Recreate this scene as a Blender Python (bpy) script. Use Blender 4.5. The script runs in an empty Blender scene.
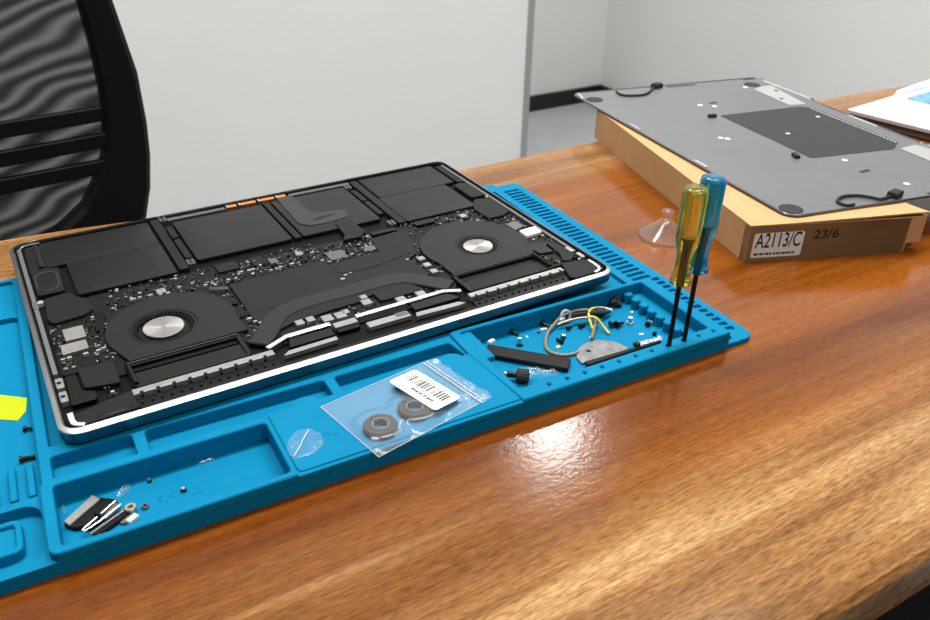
import bpy, bmesh, math, random
from mathutils import Vector, Matrix
from mathutils.geometry import tessellate_polygon
random.seed(7)
PI = math.pi
sc = bpy.context.scene
COL = sc.collection
MM = 0.001
TABLE = 0.74                 # table top height (m)
RIM = TABLE + 0.0207         # height of the laptop rim: its plane is w = 0 (mm)

# ------------------------------------------------------------------ camera
cam_d = bpy.data.cameras.new('camera')
cam_d.sensor_fit = 'HORIZONTAL'; cam_d.sensor_width = 36.0; cam_d.lens = 31.595
cam_d.clip_start = 0.02; cam_d.clip_end = 60
cam_d.dof.use_dof = True; cam_d.dof.focus_distance = 0.53; cam_d.dof.aperture_fstop = 16
cam = bpy.data.objects.new('camera', cam_d); COL.objects.link(cam)
cam.matrix_world = Matrix(((0.8567, 0.2538, -0.4491, 0.006297),
                           (-0.5156, 0.4476, -0.7306, -0.371488),
                           (0.0156, 0.8574, 0.5143, RIM + 0.266019),
                           (0, 0, 0, 1)))
sc.camera = cam

# ------------------------------------------------------------------ world (the rest of the room: pale ceiling and walls)
world = bpy.data.worlds.new('world'); sc.world = world; world.use_nodes = True
wn = world.node_tree; wn.nodes.clear()
w_out = wn.nodes.new('ShaderNodeOutputWorld'); w_bg = wn.nodes.new('ShaderNodeBackground')
w_tc = wn.nodes.new('ShaderNodeTexCoord'); w_dot = wn.nodes.new('ShaderNodeVectorMath'); w_dot.operation = 'DOT_PRODUCT'
w_dot.inputs[1].default_value = (0.25, 0.62, 0.74)
w_r = wn.nodes.new('ShaderNodeValToRGB')
w_mr = wn.nodes.new('ShaderNodeMapRange'); w_mr.inputs[1].default_value = -1; w_mr.inputs[2].default_value = 1
wn.links.new(w_tc.outputs['Generated'], w_dot.inputs[0]); wn.links.new(w_dot.outputs['Value'], w_mr.inputs[0])
wn.links.new(w_mr.outputs[0], w_r.inputs[0]); wn.links.new(w_r.outputs[0], w_bg.inputs[0]); wn.links.new(w_bg.outputs[0], w_out.inputs[0])
w_r.color_ramp.elements[0].position = 0.40; w_r.color_ramp.elements[0].color = (0.05, 0.05, 0.05, 1)
w_r.color_ramp.elements[1].position = 0.85; w_r.color_ramp.elements[1].color = (0.80, 0.81, 0.80, 1)
w_bg.inputs[1].default_value = 0.60

# ------------------------------------------------------------------ ceiling lamps and added fill lights
def lamp_or_fill(x, y, z, sx, sy, power, tint=(1, 0.98, 0.95)):
    d = bpy.data.lights.new('lamp_or_fill', 'AREA'); d.shape = 'RECTANGLE'; d.size = sx; d.size_y = sy
    d.energy = power; d.color = tint
    o = bpy.data.objects.new('lamp_or_fill', d); COL.objects.link(o); o.location = (x, y, z)
    return o
lamp_or_fill(1.76, 1.76, 2.68, 0.22, 0.22, 18)
lamp_or_fill(1.00, 0.42, 2.68, 1.2, 0.4, 40)
lamp_or_fill(-0.20, 0.45, 2.68, 0.8, 0.4, 34)  # added fill light that brightens the white partition panel
lamp_or_fill(0.55, -1.50, 2.68, 1.2, 0.4, 28)  # added fill from the front, brightens the near face of the box

# ------------------------------------------------------------------ exposure
vs = sc.view_settings
vs.view_transform = 'Standard'; vs.look = 'None'; vs.exposure = 0.0; vs.gamma = 1.0; vs.use_curve_mapping = False

# ------------------------------------------------------------------ materials
def mat(name, col, rough=0.5, metal=0.0, spec=0.5, bump=0, bump_scale=400, var=0.0, var_scale=60, **kw):
    m = bpy.data.materials.new(name); m.use_nodes = True
    nt = m.node_tree; b = nt.nodes['Principled BSDF']
    b.inputs['Base Color'].default_value = (*col, 1); b.inputs['Roughness'].default_value = rough
    b.inputs['Metallic'].default_value = metal; b.inputs['Specular IOR Level'].default_value = spec
    for k, v in kw.items(): b.inputs[k].default_value = v
    tc = nt.nodes.new('ShaderNodeTexCoord')
    if var:
        n = nt.nodes.new('ShaderNodeTexNoise'); n.inputs['Scale'].default_value = var_scale; n.inputs['Detail'].default_value = 4
        nt.links.new(tc.outputs['Object'], n.inputs['Vector'])
        r = nt.nodes.new('ShaderNodeValToRGB')
        r.color_ramp.elements[0].position = 0.3; r.color_ramp.elements[1].position = 0.7
        r.color_ramp.elements[0].color = (*[c * (1 - var) for c in col], 1)
        r.color_ramp.elements[1].color = (*[min(1, c * (1 + var)) for c in col], 1)
        nt.links.new(n.outputs['Fac'], r.inputs[0]); nt.links.new(r.outputs[0], b.inputs['Base Color'])
    if bump:
        n2 = nt.nodes.new('ShaderNodeTexNoise'); n2.inputs['Scale'].default_value = bump_scale; n2.inputs['Detail'].default_value = 3
        nt.links.new(tc.outputs['Object'], n2.inputs['Vector'])
        bp = nt.nodes.new('ShaderNodeBump'); bp.inputs['Strength'].default_value = bump; bp.inputs['Distance'].default_value = 0.0005
        nt.links.new(n2.outputs['Fac'], bp.inputs['Height']); nt.links.new(bp.outputs[0], b.inputs['Normal'])
    return m

def clear_mat(name, tint, haze, haze_col=(0.8, 0.85, 0.9), gloss=0.12, rough=0.12, wrinkle=0.6, wscale=70):
    """thin clear plastic: see-through, a little milky, with glossy creases"""
    m = bpy.data.materials.new(name); m.use_nodes = True; nt = m.node_tree; nt.nodes.clear()
    out = nt.nodes.new('ShaderNodeOutputMaterial'); tr = nt.nodes.new('ShaderNodeBsdfTransparent'); tr.inputs[0].default_value = (*tint, 1)
    df = nt.nodes.new('ShaderNodeBsdfDiffuse'); df.inputs[0].default_value = (*haze_col, 1)
    gl = nt.nodes.new('ShaderNodeBsdfGlossy'); gl.inputs['Roughness'].default_value = rough
    m1 = nt.nodes.new('ShaderNodeMixShader'); m2 = nt.nodes.new('ShaderNodeMixShader'); m1.inputs[0].default_value = haze
    tc = nt.nodes.new('ShaderNodeTexCoord'); n = nt.nodes.new('ShaderNodeTexNoise'); n.inputs['Scale'].default_value = wscale; n.inputs['Detail'].default_value = 5
    nt.links.new(tc.outputs['Object'], n.inputs['Vector'])
    bp = nt.nodes.new('ShaderNodeBump'); bp.inputs['Strength'].default_value = wrinkle; bp.inputs['Distance'].default_value = 0.004
    nt.links.new(n.outputs['Fac'], bp.inputs['Height'])
    fr = nt.nodes.new('ShaderNodeFresnel'); fr.inputs[0].default_value = 1.45; nt.links.new(bp.outputs[0], fr.inputs['Normal'])
    ge = nt.nodes.new('ShaderNodeNewGeometry'); inv = nt.nodes.new('ShaderNodeMath'); inv.operation = 'SUBTRACT'; inv.inputs[0].default_value = 1.0
    nt.links.new(ge.outputs['Backfacing'], inv.inputs[1])
    mu = nt.nodes.new('ShaderNodeMath'); mu.operation = 'MULTIPLY'; nt.links.new(fr.outputs[0], mu.inputs[0]); nt.links.new(inv.outputs[0], mu.inputs[1])
    ad = nt.nodes.new('ShaderNodeMath'); ad.operation = 'ADD'; ad.use_clamp = True; ad.inputs[1].default_value = gloss; nt.links.new(mu.outputs[0], ad.inputs[0])
    nt.links.new(bp.outputs[0], gl.inputs['Normal'])
    nt.links.new(tr.outputs[0], m1.inputs[1]); nt.links.new(df.outputs[0], m1.inputs[2])
    nt.links.new(ad.outputs[0], m2.inputs[0]); nt.links.new(m1.outputs[0], m2.inputs[1]); nt.links.new(gl.outputs[0], m2.inputs[2])
    nt.links.new(m2.outputs[0], out.inputs[0])
    return m

def wood_mat():
    m = bpy.data.materials.new('lacquered_wood'); m.use_nodes = True; nt = m.node_tree; L = nt.links.new
    b = nt.nodes['Principled BSDF']
    tc = nt.nodes.new('ShaderNodeTexCoord')
    def mp(scale, rot=0):
        q = nt.nodes.new('ShaderNodeMapping'); q.inputs['Scale'].default_value = scale; q.inputs['Rotation'].default_value = (0, 0, rot)
        L(tc.outputs['Object'], q.inputs['Vector']); return q
    def noise(scale, detail=4, rough=0.55, rot=math.radians(1.5), dist=0.0):
        n = nt.nodes.new('ShaderNodeTexNoise'); n.inputs['Scale'].default_value = 1; n.inputs['Detail'].default_value = detail
        n.inputs['Roughness'].default_value = rough; n.inputs['Distortion'].default_value = dist
        L(mp(scale, rot).outputs[0], n.inputs['Vector']); return n
    def math_(op, a, bb):
        q = nt.nodes.new('ShaderNodeMath'); q.operation = op
        for i, v in enumerate((a, bb)):
            if isinstance(v, (int, float)): q.inputs[i].default_value = v
            else: L(v, q.inputs[i])
        return q.outputs[0]
    def ramp(src, els):
        r = nt.nodes.new('ShaderNodeValToRGB'); e = r.color_ramp.elements
        while len(e) < len(els): e.new(0.5)
        for q, (p, c) in zip(e, els): q.position = p; q.color = (*c, 1)
        L(src, r.inputs[0]); return r.outputs[0]
    def mix(fac, a, c, mode='MIX'):
        q = nt.nodes.new('ShaderNodeMix'); q.data_type = 'RGBA'; q.blend_type = mode
        if isinstance(fac, (int, float)): q.inputs[0].default_value = fac
        else: L(fac, q.inputs[0])
        for i, v in ((6, a), (7, c)):
            if isinstance(v, tuple): q.inputs[i].default_value = (*v, 1)
            else: L(v, q.inputs[i])
        return q.outputs[2]
    broad = noise((1.3, 13, 4), 3, 0.5, dist=0.4).outputs['Fac']
    mid = noise((5, 150, 40), 5, 0.65).outputs['Fac']
    fine = noise((110, 800, 300), 4, 0.7).outputs['Fac']
    red = ramp(broad, [(0.28, WOOD[0]), (0.47, WOOD[1]), (0.62, WOOD[2]), (0.8, WOOD[3])])
    # pale sapwood along the two long edges, with lacquer sheen painted into the colour
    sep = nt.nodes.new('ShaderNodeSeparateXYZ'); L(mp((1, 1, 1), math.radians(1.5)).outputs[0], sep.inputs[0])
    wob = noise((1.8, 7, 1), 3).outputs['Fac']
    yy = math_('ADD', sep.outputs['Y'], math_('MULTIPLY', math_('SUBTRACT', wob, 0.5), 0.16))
    pale_sheen_f = ramp(math_('ADD', yy, 0.5), [(0.285, (1, 1, 1)), (0.375, (0, 0, 0)), (0.69, (0, 0, 0)), (0.735, (1, 1, 1))])
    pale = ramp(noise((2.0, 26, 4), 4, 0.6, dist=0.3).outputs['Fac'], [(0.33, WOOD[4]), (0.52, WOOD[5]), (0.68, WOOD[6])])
    c = mix(pale_sheen_f, red, pale)
    c = mix(0.5, c, ramp(mid, [(0.32, (0.50, 0.46, 0.42)), (0.5, (1, 1, 1)), (0.68, (1.35, 1.4, 1.5))]), 'MULTIPLY')
    fl = ramp(fine, [(0.34, (0.50, 0.46, 0.42)), (0.5, (1, 1, 1)), (0.66, (1.45, 1.5, 1.65))])
    c = mix(math_('ADD', math_('MULTIPLY', pale_sheen_f, 0.45), 0.5), c, fl, 'MULTIPLY')
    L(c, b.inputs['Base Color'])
    b.inputs['Roughness'].default_value = 0.15; b.inputs['Specular IOR Level'].default_value = 0.22
    pe = nt.nodes.new('ShaderNodeTexNoise'); pe.inputs['Scale'].default_value = 260; pe.inputs['Detail'].default_value = 3
    L(mp((1, 1.6, 1)).outputs[0], pe.inputs['Vector'])
    bp = nt.nodes.new('ShaderNodeBump'); bp.inputs['Strength'].default_value = 0.10; bp.inputs['Distance'].default_value = 0.0008
    L(pe.outputs['Fac'], bp.inputs['Height']); L(bp.outputs[0], b.inputs['Normal'])
    return m
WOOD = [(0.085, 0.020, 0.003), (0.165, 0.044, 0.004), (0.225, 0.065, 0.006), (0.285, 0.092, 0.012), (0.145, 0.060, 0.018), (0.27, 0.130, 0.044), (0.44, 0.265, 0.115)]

def mesh_fabric():
    m = bpy.data.materials.new('mesh_fabric'); m.use_nodes = True; nt = m.node_tree; L = nt.links.new
    nt.nodes.clear()
    out = nt.nodes.new('ShaderNodeOutputMaterial'); tr = nt.nodes.new('ShaderNodeBsdfTransparent')
    df = nt.nodes.new('ShaderNodeBsdfPrincipled'); df.inputs['Base Color'].default_value = (0.016, 0.016, 0.016, 1); df.inputs['Roughness'].default_value = 0.6
    mx = nt.nodes.new('ShaderNodeMixShader')
    tc = nt.nodes.new('ShaderNodeTexCoord'); mp = nt.nodes.new('ShaderNodeMapping'); mp.inputs['Scale'].default_value = (5, 5, 12); mp.inputs['Rotation'].default_value = (0, 0.75, 0)
    L(tc.outputs['Object'], mp.inputs['Vector'])
    wv = nt.nodes.new('ShaderNodeTexWave'); wv.inputs['Scale'].default_value = 1.7; wv.inputs['Distortion'].default_value = 9; wv.inputs['Detail'].default_value = 1.0
    wv.bands_direction = 'Z'; wv.inputs['Detail Scale'].default_value = 0.8
    L(mp.outputs[0], wv.inputs['Vector'])
    r = nt.nodes.new('ShaderNodeMapRange'); r.inputs[3].default_value = 0.86; r.inputs[4].default_value = 0.54
    L(wv.outputs['Fac'], r.inputs[0]); L(r.outputs[0], mx.inputs[0]); L(tr.outputs[0], mx.inputs[1]); L(df.outputs[0], mx.inputs[2]); L(mx.outputs[0], out.inputs[0])
    return m

M = dict(
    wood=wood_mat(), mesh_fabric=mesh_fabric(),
    silicone=mat('blue_silicone', (0.0, 0.172, 0.325), 0.65, spec=0.08, bump=0.15, bump_scale=1500, var=0.05, var_scale=30),
    wall=mat('white_paint', (0.74, 0.745, 0.73), 0.6, var=0.015, var_scale=2),
    panel=mat('white_panel', (0.77, 0.78, 0.765), 0.4, var=0.015, var_scale=2),
    trim=mat('grey_aluminium_trim', (0.34, 0.35, 0.36), 0.4, 0.3),
    floor=mat('grey_floor', (0.36, 0.38, 0.39), 0.35, var=0.08, var_scale=6),
    skirting=mat('black_skirting', (0.006, 0.006, 0.007), 0.5),
    blackplastic=mat('black_plastic', (0.004, 0.004, 0.0045), 0.6, spec=0.2),
    fabric=mat('seat_fabric', (0.01, 0.01, 0.011), 0.9, bump=0.4, bump_scale=900),
    steel=mat('steel', (0.55, 0.55, 0.56), 0.28, 1.0),
    chrome=mat('polished_edge', (0.86, 0.86, 0.87), 0.22, 1.0),
    alu=mat('space_grey_aluminium', (0.17, 0.17, 0.18), 0.32, 1.0),
    rim=mat('rim_aluminium', (0.62, 0.62, 0.63), 0.3, 1.0),
    alu2=mat('grey_anodised_panel', (0.155, 0.161, 0.170), 0.42, 0.5, var=0.04, var_scale=14),
    silver=mat('silver_aluminium', (0.72, 0.72, 0.71), 0.35, 0.6),
    tub=mat('black_chassis_inside', (0.003, 0.003, 0.003), 0.6, spec=0.1),
    pcb=mat('black_circuit_board', (0.005, 0.005, 0.005), 0.5, spec=0.15, var=0.5, var_scale=350, bump=0.4, bump_scale=900),
    battery=mat('battery_pouch', (0.0085, 0.0090, 0.0088), 0.42, spec=0.18, var=0.10, var_scale=25, bump=0.15, bump_scale=60),
    fan=mat('fan_cover_grey', (0.0105, 0.0105, 0.0105), 0.5, spec=0.18, bump=0.1, bump_scale=1500),
    foil=mat('heat_spreader_black', (0.0088, 0.0088, 0.0088), 0.55, spec=0.16),
    pipe=mat('heat_pipe_grey', (0.0135, 0.0135, 0.0135), 0.45, spec=0.2),
    gloss=mat('gloss_black', (0.003, 0.003, 0.003), 0.32, spec=0.18),
    tape=mat('grey_tape', (0.024, 0.024, 0.024), 0.5, spec=0.25),
    hub=mat('brushed_hub', (0.44, 0.43, 0.42), 0.32, 1.0, Anisotropic=0.85),
    copper=mat('copper_contact', (0.62, 0.27, 0.10), 0.35, 0.7),
    shield=mat('grey_shield', (0.30, 0.295, 0.285), 0.4, 0.6, var=0.08, var_scale=200),
    dkshield=mat('dull_grey_shield', (0.10, 0.10, 0.10), 0.45, 0.4),
    smd=mat('solder_cream', (0.40, 0.385, 0.35), 0.45, 0.3),
    smdk=mat('chip_black', (0.004, 0.004, 0.004), 0.45, spec=0.15),
    card=mat('cardboard', (0.52, 0.32, 0.15), 0.75, spec=0.2, var=0.05, var_scale=60, bump=0.1, bump_scale=500),
    carded=mat('cardboard_cut_edge', (0.42, 0.25, 0.11), 0.8, spec=0.2),
    paper=mat('white_label', (0.80, 0.80, 0.78), 0.6),
    ink=mat('black_ink', (0.012, 0.012, 0.012), 0.6),
    rubber=mat('black_rubber', (0.02, 0.02, 0.02), 0.7, spec=0.3),
    ringr=mat('grey_rubber', (0.040, 0.037, 0.036), 0.75, spec=0.3, bump=0.3, bump_scale=700),
    ringi=mat('pale_rubber_rim', (0.15, 0.145, 0.14), 0.7),
    graphite=mat('graphite_sheet', (0.020, 0.021, 0.0205), 0.6, spec=0.3),
    sticky=mat('yellow_note', (0.41, 0.62, 0.005), 0.8, spec=0.2),
    pencil=mat('note_pen_line', (0.40, 0.32, 0.03), 0.8),
    shaft=mat('black_oxide_shaft', (0.012, 0.012, 0.012), 0.35, 0.6),
    yel=mat('yellow_clear_plastic', (0.90, 0.74, 0.10), 0.05, **{'Transmission Weight': 0.9, 'IOR': 1.45}),
    blu=mat('blue_clear_plastic', (0.04, 0.50, 0.80), 0.05, **{'Transmission Weight': 0.82, 'IOR': 1.45}),
    white=mat('white_plastic', (0.78, 0.78, 0.77), 0.4),
    whitelid=mat('white_palmrest', (0.50, 0.51, 0.51), 0.4),
    brownside=mat('dull_brown_side', (0.12, 0.105, 0.09), 0.5),
    bluekeys=mat('blue_keyboard_film', (0.12, 0.32, 0.55), 0.45, var=0.35, var_scale=120),
    palebl=mat('pale_blue_strip', (0.45, 0.68, 0.80), 0.4),
    padgrey=mat('pale_grey_trackpad', (0.62, 0.63, 0.63), 0.4),
    liprim=mat('grey_inner_lip', (0.16, 0.16, 0.165), 0.4, 0.4),
    hingegrey=mat('light_grey_anodised', (0.36, 0.36, 0.355), 0.45, 0.3),
    cable=mat('brown_cable_sleeve', (0.23, 0.17, 0.095), 0.5),
    ywire=mat('yellow_insulation', (0.72, 0.55, 0.05), 0.45),
    disc=mat('scuffed_grey_metal', (0.17, 0.17, 0.17), 0.5, 0.4, var=0.3, var_scale=160),
    bronze=mat('bronze', (0.42, 0.31, 0.20), 0.4, 0.6),
    bag=clear_mat('bag_film', (0.985, 0.99, 0.99), 0.035, (0.85, 0.92, 0.97), gloss=0.0, rough=0.2, wrinkle=0.22, wscale=60),
    bagback=clear_mat('bag_back_sheet', (0.985, 0.99, 0.995), 0.035, (0.80, 0.88, 0.94), gloss=-0.05, rough=0.3, wrinkle=0.1),
    zipm=clear_mat('bag_zip', (0.95, 0.97, 0.98), 0.5, gloss=0.1),
    film=clear_mat('loose_film', (0.97, 0.98, 1.0), 0.05, gloss=-0.02, rough=0.15, wrinkle=0.5, wscale=90),
    cup=clear_mat('suction_cup_plastic', (0.94, 0.93, 0.92), 0.09, (0.7, 0.68, 0.66), gloss=0.0, wrinkle=0.0),
)

_nt = M['hub'].node_tree; _t = _nt.nodes.new('ShaderNodeTangent'); _t.direction_type = 'RADIAL'; _t.axis = 'Z'
_nt.links.new(_t.outputs[0], _nt.nodes['Principled BSDF'].inputs['Tangent'])

# ------------------------------------------------------------------ geometry helpers (all sizes in mm)
def finish(bm, name, m, parent=None, loc=(0, 0, 0), rot=0.0, smooth=False, label=None):
    bmesh.ops.recalc_face_normals(bm, faces=bm.faces)
    me = bpy.data.meshes.new(name); bm.to_mesh(me); bm.free()
    ms = m if isinstance(m, (list, tuple)) else [m]
    for q in ms: me.materials.append(q)
    if smooth:
        me.polygons.foreach_set('use_smooth', [True] * len(me.polygons))
    o = bpy.data.objects.new(name, me); COL.objects.link(o)
    o.location = loc; o.rotation_euler = (0, 0, rot)
    if parent: o.parent = parent
    if label: o['label'] = label
    return o
def tag(o, label, cat, group=None):
    o['label'] = label; o['category'] = cat
    if group: o['group'] = group
    return o
def thing(name, label, cat, loc=(0, 0, 0), rot=0.0, group=None):
    o = bpy.data.objects.new(name, None); o.empty_display_size = 0.02; COL.objects.link(o)
    o.location = loc; o.rotation_euler = (0, 0, rot)
    return tag(o, label, cat, group)
def struct(o):
    o['kind'] = 'structure'; return o
def rr(pts, r=3, seg=5):
    """polygon with rounded corners; r a number or a list"""
    n = len(pts); out = []
    rs = r if isinstance(r, (list, tuple)) else [r] * n
    for i in range(n):
        p0, p1, p2 = Vector(pts[i - 1]), Vector(pts[i]), Vector(pts[(i + 1) % n])
        a = (p0 - p1); b = (p2 - p1); la, lb = a.length, b.length
        if rs[i] <= 0 or la < 1e-6 or lb < 1e-6: out.append(tuple(p1)); continue
        a /= la; b /= lb; ang = a.angle(b)
        if ang > 3.1: out.append(tuple(p1)); continue
        d = min(rs[i] / math.tan(ang / 2), la * 0.49, lb * 0.49); rad = d * math.tan(ang / 2)
        c = p1 + (a + b).normalized() * (rad / math.sin(ang / 2))
        s, e = p1 + a * d - c, p1 + b * d - c
        t0 = math.atan2(s.y, s.x); dt = math.atan2(e.y, e.x) - t0
        while dt > PI: dt -= 2 * PI
        while dt < -PI: dt += 2 * PI
        for k in range(seg + 1):
            t = t0 + dt * k / seg; out.append((c.x + rad * math.cos(t), c.y + rad * math.sin(t)))
    return out
def rect(x0, y0, x1, y1, r=0, seg=5):
    p = [(x0, y0), (x1, y0), (x1, y1), (x0, y1)]
    return rr(p, r, seg) if r else p
def circle(x, y, r, n=24, ry=None):
    return [(x + r * math.cos(2 * PI * k / n), y + (ry or r) * math.sin(2 * PI * k / n)) for k in range(n)]
def area(l): return sum(l[i - 1][0] * l[i][1] - l[i][0] * l[i - 1][1] for i in range(len(l))) / 2
def offset(l, d):
    """move a counter-clockwise loop inward by d"""
    n = len(l); out = []
    for i in range(n):
        p0, p1, p2 = Vector(l[i - 1]), Vector(l[i]), Vector(l[(i + 1) % n])
        e1, e2 = (p1 - p0), (p2 - p1)
        if e1.length < 1e-7: e1 = e2
        if e2.length < 1e-7: e2 = e1
        n1 = Vector((-e1.y, e1.x)).normalized(); n2 = Vector((-e2.y, e2.x)).normalized()
        nn = n1 + n2
        if nn.length < 1e-6: nn = n1
        nn.normalize(); k = d / max(0.4, nn.dot(n1))
        out.append((p1.x + nn.x * k, p1.y + nn.y * k))
    return out
def prism(bm, loops, z0, z1, bev=0.0, mi=0, lift=None):
    """extruded polygon (first loop outer, others holes) with chamfered top edges"""
    if not isinstance(loops[0][0], (tuple, list, Vector)): loops = [loops]
    f = lift or (lambda x, y, z: z)
    ls = []
    for i, l in enumerate(loops):
        l = list(l); a = area(l)
        if (i == 0) != (a > 0): l.reverse()      # outer ccw, holes cw: inward offset is always into the solid
        ls.append(l)
    tops = [offset(l, bev) if bev else l for l in ls]
    V = lambda p, z: bm.verts.new((p[0] * MM, p[1] * MM, f(p[0], p[1], z) * MM))
    bot = [[V(p, z0) for p in l] for l in ls]
    mid = [[V(p, z1 - bev) for p in l] for l in ls] if bev else None
    top = [[V(p, z1) for p in l] for l in tops]
    fs = []
    for k in range(len(ls)):
        rings = [bot[k], mid[k], top[k]] if bev else [bot[k], top[k]]
        n = len(rings[0])
        for a, b in zip(rings, rings[1:]):
            for i in range(n):
                j = (i + 1) % n; fs.append(bm.faces.new((a[i], a[j], b[j], b[i])))
    for ring, src in ((top, tops), (bot, ls)):
        flat = [v for r in ring for v in r]
        for t in tessellate_polygon([[Vector((p[0], p[1], 0)) for p in l] for l in src]):
            try: fs.append(bm.faces.new([flat[i] for i in t]))
            except ValueError: pass
    for q in fs: q.material_index = mi
    return bm
def P(name, loops, z0, z1, m, parent=None, bev=0.0, loc=(0, 0, 0), rot=0.0, label=None, lift=None):
    return finish(prism(bmesh.new(), loops, z0, z1, bev, 0, lift), name, m, parent, loc, rot, label=label)
def tube(bm, pts, r, n=8, closed=False):
    """round rod along points (mm); r number or list"""
    pts = [Vector(p) for p in pts]; N = len(pts); rs = r if isinstance(r, (list, tuple)) else [r] * N
    rings = []; up = Vector((0, 0, 1)); prev = None
    for i, p in enumerate(pts):
        t = (pts[min(i + 1, N - 1)] - pts[max(i - 1, 0)])
        if closed: t = pts[(i + 1) % N] - pts[i - 1]
        t.normalize()
        a = prev if prev is not None else (up.cross(t) if abs(t.z) < 0.9 else Vector((1, 0, 0)).cross(t))
        a = (a - t * a.dot(t)).normalized(); prev = a; b = t.cross(a)
        rings.append([bm.verts.new((p + (a * math.cos(2 * PI * k / n) + b * math.sin(2 * PI * k / n)) * rs[i]) * MM) for k in range(n)])
    for i in range(N if closed else N - 1):
        A, B = rings[i], rings[(i + 1) % N]
        for k in range(n): bm.faces.new((A[k], A[(k + 1) % n], B[(k + 1) % n], B[k]))
    if not closed:
        bm.faces.new(rings[0][::-1]); bm.faces.new(rings[-1])
    return bm
def spline(pts, k=6, closed=False):
    """Catmull-Rom through points"""
    P_ = [Vector(p) for p in pts]; n = len(P_); out = []
    for i in range(n if closed else n - 1):
        g = (lambda j: P_[j % n]) if closed else (lambda j: P_[max(0, min(n - 1, j))])
        a, b, c, d = g(i - 1), g(i), g(i + 1), g(i + 2)
        for q in range(k):
            t = q / k
            out.append(0.5 * ((2 * b) + (c - a) * t + (2 * a - 5 * b + 4 * c - d) * t * t + (3 * b - a - 3 * c + d) * t ** 3))
    if not closed: out.append(P_[-1])
    return out
def lathe(bm, prof, c=(0, 0), n=24, flute=None):
    """profile [(r, z)] turned about a vertical axis"""
    rings = []
    for r, z in prof:
        ring = []
        for k in range(n):
            t = 2 * PI * k / n; q = r * (flute(t, z) if flute else 1)
            ring.append(bm.verts.new(((c[0] + q * math.cos(t)) * MM, (c[1] + q * math.sin(t)) * MM, z * MM)))
        rings.append(ring)
    for A, B in zip(rings, rings[1:]):
        for k in range(n): bm.faces.new((A[k], A[(k + 1) % n], B[(k + 1) % n], B[k]))
    bm.faces.new(rings[0][::-1]); bm.faces.new(rings[-1])
    return bm
def obox(bm, c, d, w, h, ang, z0, bev=0.0, mi=0):
    """box centred at c (x,y), length d along ang (deg), width w, from z0 up h"""
    a = math.radians(ang); u = Vector((math.cos(a), math.sin(a))); v = Vector((-u.y, u.x)); c = Vector(c)
    pts = [tuple(c + u * sx * d / 2 + v * sy * w / 2) for sx, sy in ((-1, -1), (1, -1), (1, 1), (-1, 1))]
    return prism(bm, pts, z0, z0 + h, bev, mi)
def band(path, w):
    """outline of a strip of width w along a 2-D path"""
    p = [Vector(q) for q in path]; Lh, Rh = [], []
    for i in range(len(p)):
        t = (p[min(i + 1, len(p) - 1)] - p[max(i - 1, 0)]).normalized(); n = Vector((-t.y, t.x))
        Lh.append(tuple(p[i] + n * w / 2)); Rh.append(tuple(p[i] - n * w / 2))
    return Rh + Lh[::-1]
def text(name, body, size, m, parent, loc, rot=(0, 0, 0), depth=0.05, sx=1.0, label=None, bold=0.0):
    cu = bpy.data.curves.new(name, 'FONT'); cu.body = body; cu.size = size * MM; cu.extrude = depth * MM; cu.offset = bold * MM
    cu.align_x = 'LEFT'; cu.align_y = 'BOTTOM'
    t = bpy.data.objects.new(name, cu); COL.objects.link(t)
    me = bpy.data.meshes.new_from_object(t); COL.objects.unlink(t); bpy.data.objects.remove(t); bpy.data.curves.remove(cu)
    me.materials.clear(); me.materials.append(m)
    o = bpy.data.objects.new(name, me); COL.objects.link(o)
    o.location = [q * MM for q in loc]; o.rotation_euler = rot; o.scale = (sx, 1, 1); o.parent = parent
    if label: o['label'] = label
    return o

def skew(root, k, sy=1.0):
    """lean every part of a thing sideways a little: neither box nor cover is perfectly square"""
    m = Matrix(((1, k, 0, 0), (0, sy, 0, 0), (0, 0, 1, 0), (0, 0, 0, 1)))
    for c in root.children:
        if c.type == 'MESH' and c.location.length < 1e-9: c.data.transform(m)
        skew(c, k, sy) if c.location.length < 1e-9 else None

# ------------------------------------------------------------------ room
def box_struct(name, x0, y0, z0, x1, y1, z1, m):
    bm = bmesh.new(); prism(bm, rect(x0 * 1000, y0 * 1000, x1 * 1000, y1 * 1000), z0 * 1000, z1 * 1000)
    return struct(finish(bm, name, m))
box_struct('floor', -2.6, -2.2, -0.06, 2.44, 2.41, 0.0, M['floor'])
box_struct('wall_back', -2.6, 2.33, 0.0, 2.44, 2.41, 2.75, M['wall'])
box_struct('wall_right', 2.33, -0.6, 0.0, 2.40, 2.33, 2.75, M['wall'])
box_struct('wall_partition', -2.4, 1.5, 0.0, 1.338, 1.53, 2.6, M['panel'])
box_struct('trim_1', 1.338, 1.497, 0.0, 1.358, 1.533, 2.6, M['trim'])
box_struct('baseboard_back', 1.40, 2.315, 0.0, 2.33, 2.33, 0.062, M['skirting'])
box_struct('baseboard_right', 2.315, -0.6, 0.0, 2.33, 2.315, 0.062, M['skirting'])

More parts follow.
